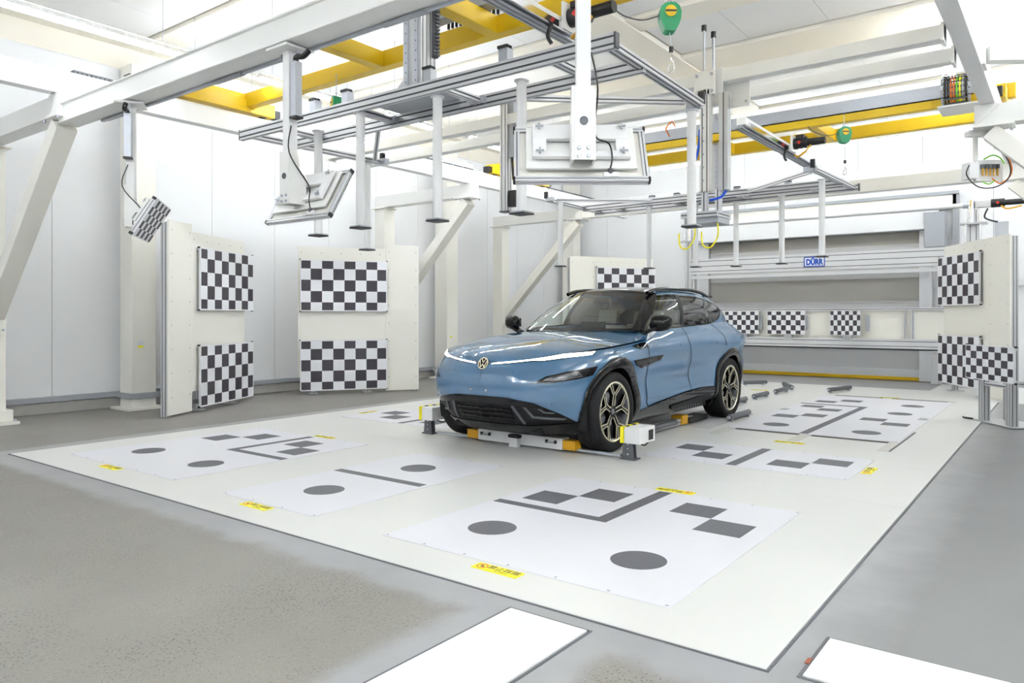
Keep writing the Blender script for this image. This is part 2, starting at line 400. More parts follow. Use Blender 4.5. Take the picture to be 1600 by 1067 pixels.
# ------------------------------------------------------------------ printed target plates on the platform
def plate(label, x0, x1, y0, y1, marks, extra=None, z=.0):
    t = thing('target_plate', label, 'floor target', ((x0+x1)/2, (y0+y1)/2, z), group='printed floor targets'); c = t.location
    MB().box(x0-c.x, x1-c.x, y0-c.y, y1-c.y, 0, .004).build('sheet', 'plate_white', t, bevel=.0015)
    for m in marks:
        if m[0] == 'c':
            n = 40; MB().poly([(m[1]-c.x+m[3]*math.cos(2*math.pi*i/n), m[2]-c.y+m[3]*math.sin(2*math.pi*i/n)) for i in range(n)], (.004, .0052)).build('disc_mark', 'print_grey', t)
        elif m[0] == 'r':
            MB().box(m[1]-c.x, m[2]-c.x, m[3]-c.y, m[4]-c.y, .004, .0052).build('square_mark' if abs((m[2]-m[1])/(m[4]-m[3])) < 3 and abs((m[2]-m[1])/(m[4]-m[3])) > .34 else 'line_mark', 'print_grey', t)
    n = max(2, round((x1-x0)/.3))
    sc = MB()
    for i in range(n+1):
        for yy in (y0+.02, y1-.02):
            xx = x0+.02+(x1-x0-.04)*i/n
            MB().lathe([(0, .0056), (.006, .0056), (.009, .004)], (xx-c.x, yy-c.y, 0), 'z', 8).build('screw', 'grey_paint', t)
    return t
plate('white floor target with two dots and two square pairs, nearest the camera', -3.22, -1.41, 3.01, 5.0,
      [('r', -3.09, -2.80, 4.21, 4.49), ('r', -2.80, -2.515, 4.495, 4.78), ('r', -2.11, -1.822, 4.50, 4.78), ('r', -1.82, -1.53, 4.20, 4.487),
       ('r', -3.2, -2.31, 4.02, 4.10), ('r', -2.405, -2.31, 4.10, 4.975), ('c', -2.80, 3.51, .148), ('c', -1.816, 3.505, .148)])
plate('white floor target with one cross line between two dots, in front of the car nose', -4.91, -3.87, 3.02, 5.01,
      [('r', -4.89, -3.91, 4.02, 4.105), ('c', -4.396, 3.527, .148), ('c', -4.394, 4.51, .148)])
plate('white floor target with two dots at the left platform corner', -7.44, -5.6, 3.03, 5.04,
      [('c', -7.013, 3.553, .148), ('c', -5.994, 3.537, .148), ('r', -7.30, -7.02, 4.25, 4.54), ('r', -7.01, -6.73, 4.545, 4.83),
       ('r', -6.285, -6.0, 4.535, 4.81), ('r', -5.995, -5.71, 4.24, 4.53), ('r', -6.48, -5.62, 4.03, 4.11), ('r', -6.48, -6.40, 4.11, 5.0)])
plate('white floor target half hidden beyond the left side of the car nose', -7.46, -5.62, 6.26, 7.24,
      [('r', -7.3, -7.01, 6.78, 7.05), ('r', -7.0, -6.71, 6.48, 6.765), ('r', -6.47, -6.39, 6.28, 7.22), ('r', -6.28, -6.0, 6.45, 6.73), ('r', -5.99, -5.71, 6.74, 7.0)])
plate('long low white floor target with a slanting line, beside the front wheel', -3.18, -1.40, 6.2, 7.21,
      [('r', -3.085, -2.80, 6.72, 7.0), ('r', -2.79, -2.50, 6.425, 6.70), ('r', -2.395, -2.305, 6.23, 7.19), ('r', -2.11, -1.82, 6.43, 6.71), ('r', -1.813, -1.525, 6.725, 6.995)])
P5 = plate('big far floor target with four dots and eight squares, right of the rear wheel', -3.2, -1.41, 8.36, 12.72,
      [('r', -3.09, -2.81, 9.6, 9.88), ('r', -2.80, -2.52, 9.85, 10.14), ('r', -3.09, -2.81, 10.87, 11.12), ('r', -2.79, -2.51, 10.57, 10.84),
       ('r', -3.09, -2.81, 11.6, 11.85), ('r', -2.80, -2.52, 11.89, 12.16), ('r', -2.11, -1.83, 9.91, 10.17), ('r', -1.815, -1.53, 9.6, 9.86),
       ('c', -2.80, 8.89, .148), ('c', -1.81, 8.86, .148), ('c', -1.808, 10.83, .148), ('c', -1.816, 11.86, .148),
       ('r', -2.39, -2.30, 8.38, 11.27), ('r', -3.2, -2.30, 11.27, 11.36)])
cc = P5.location
for x0, x1 in ((-3.07, -2.37), (-2.24, -1.49)):
    MB().box(x0-cc.x, x1-cc.x, 8.265-cc.y, 8.355-cc.y, .0005, .003).build('front_slot', 'black', P5)
    MB().box(x0-cc.x, x1-cc.x, 12.725-cc.y, 12.83-cc.y, .0005, .003).build('rear_slot', 'black', P5)
for x0, x1, y0, y1 in ((-3.2, -3.08, 7.82, 8.34), (-2.36, -2.25, 7.82, 8.34), (-1.49, -1.38, 7.75, 8.34), (-1.5, -1.4, 12.74, 12.95)):
    MB().box(x0-cc.x, x1-cc.x, y0-cc.y, y1-cc.y, .0005, .0025).build('guide_channel', 'channel', P5)
MB().box(-1.395-cc.x, -1.375-cc.x, 7.76-cc.y, 9.2-cc.y, .0005, .004).build('guide_rail', 'dark_grey', P5)
for x0, y0 in ((-3.22, 10.33), (-1.53, 10.33)): MB().box(x0-cc.x, x0+.1-cc.x, y0-cc.y, y0+.22-cc.y, .0042, .0052).build('corner_patch', 'grey_paint', P5)

# ------------------------------------------------------------------ yellow "do not step" stickers
STK_T = text_mesh('禁止踩踏', .05, 'sticker_text'); STK_T.materials.append(M['black'])
STK_S = text_mesh('NO STEPPING', .013, 'sticker_small_text'); STK_S.materials.append(M['black'])
def sticker(x, y, rz, lab, w=.285, h=.078):
    t = thing('warning_sticker', lab, 'sticker', (x, y, .0), rz, group='yellow warning stickers')
    MB().box(-w/2, w/2, -h/2, h/2, 0, .0046).build('label_sheet', 'yellow_bright', t)
    MB().lathe([(.026, .0046), (.026, .0052), (.031, .0052), (.031, .0046)], (-w/2+.045, 0, 0), 'z', 28).build('prohibition_ring', 'red', t)
    MB().extr(section(.005, .0008), (-w/2+.026, .018, .0049), (-w/2+.064, -.018, .0049)).build('prohibition_bar', 'red', t)
    MB().poly([(-w/2+.037, -.012), (-w/2+.047, -.014), (-w/2+.055, .004), (-w/2+.047, .016), (-w/2+.04, .006)], (.0046, .005)).build('foot_symbol', 'black', t)
    share('lettering', STK_T, t, (.035, .008, .0046)); share('small_lettering', STK_S, t, (.035, -.026, .0046))
sticker(-2.312, 2.94, 0, 'yellow sticker at the platform front edge below the two nearest dots')
sticker(-2.322, 5.06, math.pi, 'yellow sticker upside down behind the line of the nearest floor target')
sticker(-4.392, 2.955, 0, 'yellow sticker in front of the floor target with one cross line')
sticker(-6.505, 2.972, 0, 'yellow sticker at the platform edge by the left corner floor target')
sticker(-6.33, 5.08, math.pi, 'yellow sticker upside down behind the left corner floor target')
sticker(-1.345, 6.695, math.pi/2, 'yellow sticker turned sideways at the right end of the floor target beside the front wheel')
sticker(-2.295, 7.71, math.pi, 'yellow sticker between the floor targets right of the car')
sticker(-7.50, 6.76, -math.pi/2, 'yellow sticker turned sideways beyond the left side of the car nose')
sticker(-2.29, 12.88, math.pi, 'yellow sticker at the far edge of the big far floor target')
sticker(-4.35, 12.9, math.pi, 'yellow sticker on the platform among the far rollers behind the car')

# ------------------------------------------------------------------ floor rollers
def roller(x, y, L, rz, lab):
    t = thing('floor_roller', lab, 'roller', (x, y, 0), rz, group='dark floor rollers')
    MB().cyl((0, -L/2, .055), (0, L/2, .055), .035, 20).build('roller_tube', 'dark_grey', t)
    for s in (-1, 1):
        MB().cyl((0, s*L/2, .055), (0, s*(L/2+.03), .055), .02, 12).build('axle_end', 'galv', t)
        b = MB().box(-.03, .03, s*(L/2-.06)-.02, s*(L/2-.06)+.02, 0, .03); b.build('bracket', 'galv', t)
roller(-3.16, 13.43, .72, R(-14), 'long dark roller alone on the platform before the roller door')
roller(-3.9, 11.63, .62, 0, 'dark roller on the platform next behind the rear wheel row, middle one')
roller(-3.88, 12.6, .62, 0, 'dark roller on the platform touching the slanted roller')
roller(-4.05, 13.51, .7, R(28), 'slanted dark roller at the corner of the roller row')
roller(-4.72, 13.75, .5, R(-35), 'dark roller farthest behind the car, half hidden by the rear wheel')
roller(-3.32, 9.1, .68, 0, 'dark roller lying against the rear wheel')
roller(-3.885, 10.62, .6, 0, 'dark roller peeking out behind the rear tyre')
# roller grating under the rear wheel
t = thing('wheel_grating', 'white barred grating in the platform under the rear wheel', 'grating', (-3.65, 8.9, 0))
MB().box(-.36, .32, -.75, .75, 0, .001).build('pit_bottom', 'black', t)
for i in range(22): MB().box(-.36, .32, -.74+i*.067, -.705+i*.067, .001, .003).build('grating_bar', 'bright_white', t)
for i in range(5): MB().box(-.34+i*.15, -.325+i*.15, -.75, .75, .001, .0025).build('cross_rod', 'galv', t)
# low side rail with amber end block, along the car flank
def siderail(sx, lab):
    t = thing('wheelbase_rail', lab, 'rail', (-4.40+sx*.70, 7.6, 0))
    MB().prof((0, -.9, .05), (0, .85, .05), .1, .07, 1, 1).build('rail_profile', 'alu', t)
    MB().box(-.07, .07, .5, .66, .015, .12).build('end_block', 'amber', t, bevel=.004)
    MB().cyl((sx*.08, -.75, .07), (sx*.08, .3, .07), .028, 12).build('roller_tube', 'dark_grey', t)
    MB().box(-.09, .09, .66, 1.2, .014, .08).build('carriage', 'black', t, bevel=.004)
siderail(1, 'aluminium rail with amber block on the floor under the near sill of the car')
siderail(-1, 'aluminium rail with amber block on the floor under the far sill of the car')

# centring bar in front of the car
t = thing('centring_bar', 'low white bar with amber end blocks on the platform in front of the tyres', 'bar', (-4.36, 5.93, 0))
MB().box(-.51, .52, -.06, .06, .02, .13).build('beam', 'bright_white', t, bevel=.005)
MB().box(-.51, .52, .06, .5, .06, .075).build('cover_sheet', 'grey_paint', t)
for s in (-1, 1):
    b = MB().box(s*.52, s*.66, -.055, .055, .025, .115); b.build('end_block', 'amber', t, bevel=.006)
    MB().bar((s*.66, 0, .03), (s*1.12, -.01, .03), .03, .02).build('push_rod', 'galv', t)
    for k in (-1, 1):
        MB().box(s*.40+k*.05-.008, s*.40+k*.05+.008, -.085, -.06, .075, .105).build('handle_foot', 'black', t)
    MB().cyl((s*.40-.05, -.08, .085), (s*.40+.05, -.08, .085), .006, 8).build('grab_handle', 'galv', t)
MB().box(-.07, .03, -.115, -.06, .0, .09).build('sensor_body', 'bright_white', t, bevel=.003)
MB().box(-.075, .045, -.125, -.05, .09, .12).build('sensor_cap', 'black', t, bevel=.003)
# laser sensor boxes outside the front tyres
def sensorbox(x, sx, lab):
    t = thing('laser_sensor', lab, 'sensor', (x, 5.95, 0), group='sensor boxes beside the front tyres')
    b = MB(); b.poly([(-.06, .0), (.06, .0), (.045, .16), (-.045, .16)], (-.035, -.025), 'y'); b.build('bracket_plate', 'dark_grey', t)
    MB().poly([(-.06, .0), (.06, .0), (.045, .16), (-.045, .16)], (.015, .025), 'y').build('bracket_plate', 'dark_grey', t)
    MB().box(-.075, .075, -.05, .06, 0, .012).build('base', 'dark_grey', t)
    for k in (.05, .1, .14): MB().lathe([(0, .0), (.008, 0), (.008, .006), (0, .006)], (0, -.04, k), 'y', 8).build('bolt', 'galv', t)
    MB().box(-.045+.02*sx, .11*1+.02*sx, -.06, .24, .15, .29).build('housing', 'bright_white', t, bevel=.004)
    MB().box(.111+.02*sx, .113+.02*sx, .11, .2, .17, .26).build('lens_window', 'black_gloss', t)
    g = MB()
    for i in range(5):
        MB().box(-.05+.02*sx, -.085+.02*sx, -.062+i*.06, -.002+i*.06, .15, .295).build('hazard_stripe', 'yellow_bright' if i % 2 == 0 else 'black', t)
    MB().tube([(.05, .05, .15), (.09, .1, .12), (.1, .16, .14), (.12, .2, .17)], .006).build('cable', 'black', t)
    MB().cyl((0, -.01, .06), (0, .05, .06), .02, 12).build('adjuster', 'galv', t)
    return t
sensorbox(-3.17, 1, 'white sensor box with yellow and black stripes by the near front tyre')
sensorbox(-5.62, -1, 'white sensor box with yellow and black stripes by the far front tyre')

# ================================================================== CHECKERBOARDS
def board(parent, c, w, h, cols=8, rows=5, t=.028, name='checkerboard', caps=True):
    """front faces -y, centre c in the parent's frame"""
    mb = MB(); x0, z0, yf = c[0]-w/2, c[2]-h/2, c[1]
    bw = .012*w
    cw = [.82]+[1]*(cols-2)+[.82]; rh = [.7]+[1]*(rows-2)+[.7]
    k = (w-2*bw)/sum(cw); q = (h-2*bw)/sum(rh)
    xs = [x0, x0+bw]
    for a in cw: xs.append(xs[-1]+a*k)
    xs.append(x0+w); zs = [z0, z0+bw]
    for a in rh: zs.append(zs[-1]+a*q)
    zs.append(z0+h)
    nx = len(xs)
    vs = [(x, yf, z) for z in zs for x in xs]
    for j in range(len(zs)-1):
        for i in range(nx-1):
            blk = 1 <= i <= cols and 1 <= j <= rows and ((i-1)+(rows-j)) % 2 == 0
            mb.mi = 1 if blk else 0
            mb.add([vs[j*nx+i], vs[j*nx+i+1], vs[(j+1)*nx+i+1], vs[(j+1)*nx+i]], [(0, 1, 2, 3)])
    mb.mi = 2
    v8 = [(x, y, z) for z in (z0, z0+h) for y in (yf, yf+t) for x in (x0, x0+w)]
    mb.add(v8, [(2, 3, 7, 6), (0, 1, 3, 2), (4, 6, 7, 5), (0, 2, 6, 4), (1, 5, 7, 3)])
    # keep facing: build without recalculation trouble
    o = mb.build(name, ['check_white', 'check_black', 'alu_light'], parent)
    fr = MB(); y2 = yf+t
    for a, b in (((x0, y2+.015, z0+.02), (x0+w, y2+.015, z0+.02)), ((x0, y2+.015, z0+h-.02), (x0+w, y2+.015, z0+h-.02))):
        MB().prof(a, b, .03, .04, 1, 1, gw=.008, gd=.01).build('rear_rail', 'alu', o)
    if caps:
        for xx in (x0, x0+w):
            for zz in (z0, z0+h): MB().cbox((xx, y2-.006, zz), (.022, .03, .022)).build('corner_cap', 'black', o)
    return o

def stand(name, lab, loc, rz, tall_x, wide_x, ztall, zlow, boards, side):
    """free-standing white panel; x along the panel, front faces -y"""
    t = thing(name, lab, 'panel stand', loc, rz, group='checkerboard stands')
    MB().box(tall_x[0], tall_x[1], 0, .03, .02, ztall).build('tall_panel', 'cream', t, bevel=.003)
    MB().box(wide_x[0], wide_x[1], .0, .028, .28, zlow).build('wide_panel', 'cream', t, bevel=.003)
    ex = tall_x[0] if side < 0 else tall_x[1]
    MB().prof((ex-side*.03, .075, 0), (ex-side*.03, .075, ztall-.03), .06, .09, 1, 2, up=(0, 1, 0)).build('upright', 'alu', t)
    for xx in np.linspace(wide_x[0]+.25, wide_x[1]-.3, 2):
        MB().prof((xx, .075, 0), (xx, .075, zlow-.05), .06, .09, 1, 2, up=(0, 1, 0)).build('upright', 'alu', t)
        MB().box(xx-.07, xx+.07, -.02, .2, 0, .012).build('foot_plate', 'alu', t)
    MB().box(min(tall_x[0], wide_x[0])+.05, max(tall_x[1], wide_x[1])-.05, .05, .09, .1, .16).build('foot_rail', 'alu', t)
    sc = [(x, z) for z in np.linspace(.25, ztall-.12, 8) for x in (tall_x[0]+.05, tall_x[1]-.05)]+[(x, zlow-.1) for x in np.linspace(wide_x[0]+.05, wide_x[1]-.1, 5)]
    me = MB().lathe([(0, -.002), (.008, -.002), (.009, 0)], (0, 0, 0), 'y', 8).mesh('screw', 'grey_paint')
    for x, z in sc: share('screw', me, t, (x, 0, z))
    for bx in boards: board(t, (bx[0], -.06, bx[1]), bx[2], bx[3])
    for bx in boards:
        for s in (-1, 1): MB().box(bx[0]+s*bx[2]*.42-.02, bx[0]+s*bx[2]*.42+.02, -.035, 0, bx[1]-.3, bx[1]+.3).build('board_spacer', 'galv', t)
    return t
UB, LB = 1.79, .475
stand('checkerboard_stand', 'white stand with two checkerboards, nearest the left wall column', (-9.42, 5.42, 0), R(118), (-.6, -.1), (-.1, 1.26), 2.51, 2.41, [(.71, UB, 1.42, .845), (.71, LB, 1.42, .83)], -1)
stand('checkerboard_stand', 'white stand with two checkerboards, just left of the car nose', (-10.10, 7.61, 0), R(57), (1.412, 1.98), (-.03, 1.41), 2.50, 2.43, [(.71, UB, 1.42, .845), (.71, LB, 1.42, .83)], 1)
stand('checkerboard_stand', 'white stand with two checkerboards at the far right edge', (-1.85, 15.05, 0), R(-60), (1.62, 2.22), (.09, 1.62), 2.5, 2.5, [(.72, 1.893, 1.46, .845), (.72, .545, 1.46, .83)], 1)
stand('checkerboard_stand', 'white stand with one checkerboard showing above the car roof', (-8.1, 13.7, 0), R(60), (-.62, -.02), (-.02, 1.44), 2.55, 2.55, [(.72, 1.91, 1.46, .845), (.72, .56, 1.46, .83)], -1)
stand('checkerboard_stand', 'white stand with two checkerboards beyond the right edge, mirrored in the front door', (1.287, 6.67, 0), R(-118), (1.52, 2.02), (.16, 1.52), 2.51, 2.41, [(.71, UB, 1.42, .845), (.71, LB, 1.42, .83)], 1)
stand('checkerboard_stand', 'white stand with two checkerboards beyond the right edge, mirrored in the rear door', (.527, 8.62, 0), R(-57), (-.57, 0), (0, 1.44), 2.50, 2.43, [(.71, UB, 1.42, .845), (.71, LB, 1.42, .83)], -1)
# low stand at the right with one small board
t = thing('low_board_stand', 'low aluminium stand with one small checkerboard at the right platform edge', 'panel stand', (-1.03, 10.87, 0), R(-54))
board(t, (.458, -.05, .724), .916, .415)
for xx in (.20, .72):
    MB().prof((xx, .06, .01), (xx, .06, .88), .09, .09, 2, 2, up=(0, 1, 0)).build('leg', 'alu', t)
    MB().prof((xx, .36, .01), (xx, .36, .55), .09, .09, 2, 2, up=(0, 1, 0)).build('leg', 'alu', t)
    MB().prof((xx, .06, .5), (xx, .40, .5), .06, .06, 1, 1).build('side_rail', 'alu', t)
MB().prof((.2, .06, .46), (.72, .06, .46), .06, .04, 1, 1).build('cross_rail', 'alu_light', t)
MB().box(.08, .84, -.02, .44, 0, .012).build('base_plate', 'alu', t, bevel=.002)
MB().tube([(.1, -.02, .016), (.02, -.06, .016), (-.05, -.05, .016)], .012).build('cable_stub', 'black', t)

# ================================================================== STEEL STRUCTURE
def ibeam(mb, p0, p1, w, h, tf=.014, tw=.01, up=(0, 0, 1)):
    a, b, c, d = w/2, h/2, tw/2, h/2-tf
    return mb.extr([(-a, -b), (a, -b), (a, -d), (c, -d), (c, d), (a, d), (a, b), (-a, b), (-a, d), (-c, d), (-c, -d), (-a, -d)], p0, p1, up)
XL, XRR = -8.2, -.72         # runway beams
for x, lab in ((XL, 'bright white runway beam along the long panel wall'), (XRR, 'white runway beam running overhead at the right')):
    t = thing('runway_beam', lab, 'beam', (x, 0, 3.53), group='crane runway beams')
    MB().box(-.07, .07, -3.5, 15.2, 0, .22).build('beam', 'bright_white', t, bevel=.006)
    MB().box(-.03, .03, -3.5, 15.2, .22, .245).build('crane_rail', 'steel_white', t)
    for y in np.arange(-3, 15, .62): MB().box(-.085, -.05, y, y+.16, .22, .235).build('rail_clamp', 'dark_grey', t); 
    me = None
# cable carrier on the far part of the runway
for y0, y1, lab in ((8.6, 9.9, 'dark cable chain lying on the runway beam behind the round tubes'), (12.2, 14.2, 'dark cable chain lying on the runway beam far behind the car'), (3.42, 3.86, 'dark cable chain on the runway beam at the upper left')):
    t = thing('cable_chain', lab, 'cable chain', (XL-.1, y0, 3.78), group='cable chains on the runway')
    n = int((y1-y0)/.045); me = MB().box(-.04, .04, -.017, .017, 0, .055).mesh('chain_link', 'dark_grey')
    for i in range(n): share('chain_link', me, t, (0, i*.045, 0))

def frame_support(side, y, lab, arm=True):
    xr = XL if side < 0 else XRR; xc = -10.28 if side < 0 else 1.36
    t = thing('runway_support', lab, 'steel frame', (xc, y, 0), group='steel runway supports'); s = -side  # s points to the hall centre
    cx = s*.0
    MB().box(-.13, .13, -.13, .13, .02, 3.28).build('column', 'cream', t, bevel=.006)
    MB().box(-.24, .24, -.24, .24, -.006, .03).build('base_plate', 'cream', t, bevel=.003)
    MB().box(-.19, .19, -.19, .19, .03, .17).build('base_block', 'cream', t, bevel=.012)
    MB().box(-.18, .18, -.18, .18, 3.28, 3.30).build('head_plate', 'cream', t, bevel=.003)
    ax = xr-xc
    MB().box(-.16 if s > 0 else .16, ax+s*.12, -.1, .1, 3.31, 3.52).build('arm', 'steel_white', t, bevel=.005)
    MB().bar((s*.12, 0, 1.3), (ax-s*.02, 0, 3.24), .17, .2, up=(0, 1, 0)).build('brace', 'cream', t, bevel=.005)
    MB().box(ax-s*.24, ax+s*.14, -.14, .14, 3.285, 3.31).build('brace_plate', 'steel_white', t, bevel=.003)
    MB().poly([(ax-s*.12, 3.525), (ax+s*.12, 3.525), (ax+s*.09, 3.33)], (-.115, -.1), 'y').build('gusset', 'steel_white', t)
    MB().box(s*.13, s*.16, -.12, .12, 1.05, 1.6).build('brace_shoe', 'cream', t, bevel=.003)
    for bx, by in ((-.2, -.12), (-.2, .12), (.12, -.12), (.12, .12)):
        MB().cyl((ax+s*bx, by, 3.265), (ax+s*bx, by, 3.29), .014, 6).build('bolt', 'galv', t)
    for by in (-.09, .09): MB().cyl((s*.16, by, 1.12), (s*.18, by, 1.12), .014, 6).build('bolt', 'galv', t)
    for bx in (-.2, .2):
        for by in (-.2, .2): MB().cyl((bx, by, .03), (bx, by, .06), .014, 6).build('anchor_bolt', 'galv', t)
    return t
frame_support(-1, 3.3, 'cream steel column and diagonal brace at the far left edge')
frame_support(-1, 9.66, 'cream steel column and brace behind the stand left of the car nose')
frame_support(-1, 13.2, 'cream steel column and diagonal brace above the car mirror, farthest along the long wall')
frame_support(1, 3.3, 'cream steel support of the right runway nearest the camera')
frame_support(1, 9.4, 'cream steel support with slanting brace at the upper right edge')
frame_support(1, 13.2, 'cream steel support beyond the electrical box at the right edge')

t = thing('plan_brace', 'white horizontal brace between the right runway beam and its support at the top right', 'beam', (-.645, 7.95, 3.6))
MB().bar((.02, .02, .05), (1.85, 1.3, .05), .12, .13).build('brace', 'steel_white', t, bevel=.004)
MB().box(-.01, .02, -.12, .12, -.06, .14).build('end_plate', 'steel_white', t)
# portal cross beam over the foreground with conductor rail
t = thing('cross_beam', 'big white beam crossing the upper left of the picture', 'beam', (-4.45, 3.3, 3.22))
ibeam(MB(), (-3.7, 0, .1), (3.7, 0, .1), .2, .2, .016, .16).build('beam', 'steel_white', t, bevel=.006)
MB().box(-3.2, 3.2, .1, .13, -.018, .03).build('conductor_rail', 'galv', t)
for x in (-3.1, -1.2, .8): MB().box(x, x+.4, .085, .135, -.022, -.01).build('rail_joint', 'grey_paint', t)
MB().box(-2.9, -2.7, -.06, .06, .2, .225).build('shim_plate', 'steel_white', t)
t = thing('cross_beam', 'white tie beam crossing the hall behind the car near the roller door', 'beam', (-4.45, 13.2, 3.31))
MB().box(-3.66, 3.66, -.09, .09, 0, .21).build('beam', 'steel_white', t, bevel=.006)
for y, lab in ((6.62, 'grey-white cross beam carrying the lifting mast, nearer of two'), (7.25, 'grey-white cross beam behind the lifting mast, farther of two')):
    t = thing('cross_beam', lab, 'beam', (-4.45, y, 3.33))
    MB().box(-3.68, 3.66, -.06, .06, .09, .205).build('beam', 'steel_white', t, bevel=.006)
    for s in (-3.66, 3.64): MB().box(s, s+.02, -.09, .09, .07, .21).build('end_plate', 'steel_white', t)

# ------------------------------------------------------------------ yellow bridge gantries
def gantry(lab, y0, y1, cross):
    z = 3.86; t = thing('bridge_gantry', lab, 'gantry', (-4.45, (y0+y1)/2, z), group='yellow bridge gantries'); h = (y1-y0)/2
    for s in (-1, 1): MB().box(-3.92, 3.92, s*h-.06, s*h+.06, 0, .17).build('long_beam', 'yellow', t, bevel=.006)
    for x in cross: MB().box(x-.07, x+.07, -h+.06, h-.06, .0, .16).build('cross_member', 'yellow', t, bevel=.006)
    for s in (-1, 1):
        MB().box(s*3.75-.09, s*3.75+.09, -h-.35, h+.35, -.06, .1).build('end_carriage', 'yellow', t, bevel=.006)
        for q in (-1, 1):
            MB().cyl((s*3.75-.04, q*(h+.22), -.03), (s*3.75+.04, q*(h+.22), -.03), .05, 16).build('wheel', 'dark_grey', t)
            MB().box(s*3.75-.06, s*3.75+.06, q*(h+.35), q*(h+.45), -.05, .05).build('buffer', 'black', t)
    return t
G1 = gantry('yellow ladder gantry overhead at the upper left', 4.36, 5.38, [-3.75, -1.30, .2, 1.5, 3.75])
G2 = gantry('yellow ladder gantry overhead at the upper right behind the car', 10.55, 11.6, [-3.75, -1.5, 0.1, 1.6, 3.75])
MB().box(-1.4, 3.5, -.60, -.585, .1, .27).build('cable_tray', 'galv', G2); MB().box(-1.4, 3.5, -.60, -.53, .1, .112).build('cable_tray', 'galv', G2)
for x in (-.35, .05): 
    MB().box(x, x+.3, .2, .34, .17, .26).build('junction_box', 'grey_paint', G1)
    for k in range(5): MB().cyl((x+.03+k*.05, .44, .17), (x+.03+k*.05, .44, .26+.02*(k % 3)), .014, 8).build('cable_gland', 'black', G1)
    MB().tube([(x+.28, .3, .24), (x+.36, .36, .2), (x+.4, .42, .12)], .01).build('cable', 'orange', G1)
    MB().tube([(x+.28, .27, .24), (x+.38, .33, .18), (x+.42, .38, .1)], .01).build('cable', 'lime', G1)
for k in range(4): MB().cyl((-.9+k*.06, -.55, .17), (-.9+k*.06, -.55, .25), .016, 8).build('cable_gland', 'black', G2)
MB().tube([(-.72, -.55, .22), (-.6, -.58, .25), (-.5, -.56, .2)], .012).build('cable', 'black', G2)
MB().tube([(-.45, -.6, .16), (-.5, -.62, .28), (-.42, -.6, .38), (-.36, -.6, .3)], .009).build('cable', 'orange', G2)
# looped drag chain at the right end of the far gantry
t = thing('drag_chain', 'looped drag chain with coloured cables at the right end of the far yellow gantry', 'cable chain', (-1.12, 10.35, 3.82))
n = 13
me = MB().box(-.13, .13, -.012, .012, -.006, .006).mesh('chain_link', 'dark_grey'); me2 = MB().box(-.012, .012, -.03, .03, -.02, .02).mesh('chain_side', 'galv')
for i in range(n):
    a = R(-60)+R(250)*i/(n-1); p = (0, .17*math.cos(a)*-1+.1, .2+.19*math.sin(a))
    share('chain_link', me, t, p, (a+math.pi/2 if False else -a+math.pi/2, 0, 0))
    for s in (-.14, .14): share('chain_side', me2, t, (s, p[1], p[2]), (-a+math.pi/2, 0, 0))
for k, c in enumerate(('black', 'black', 'orange', 'orange', 'lime', 'yellow_bright', 'grey_paint', 'black')):
    MB().tube([(-.11+k*.031, .17*math.cos(R(-60)+R(250)*i/14)*-1+.1, .2+.178*math.sin(R(-60)+R(250)*i/14)) for i in range(15)], .011, 6).build('cable', c, t)
MB().box(-.2, .25, .0, .5, .0, .02).build('mount_tray', 'steel_white', t)

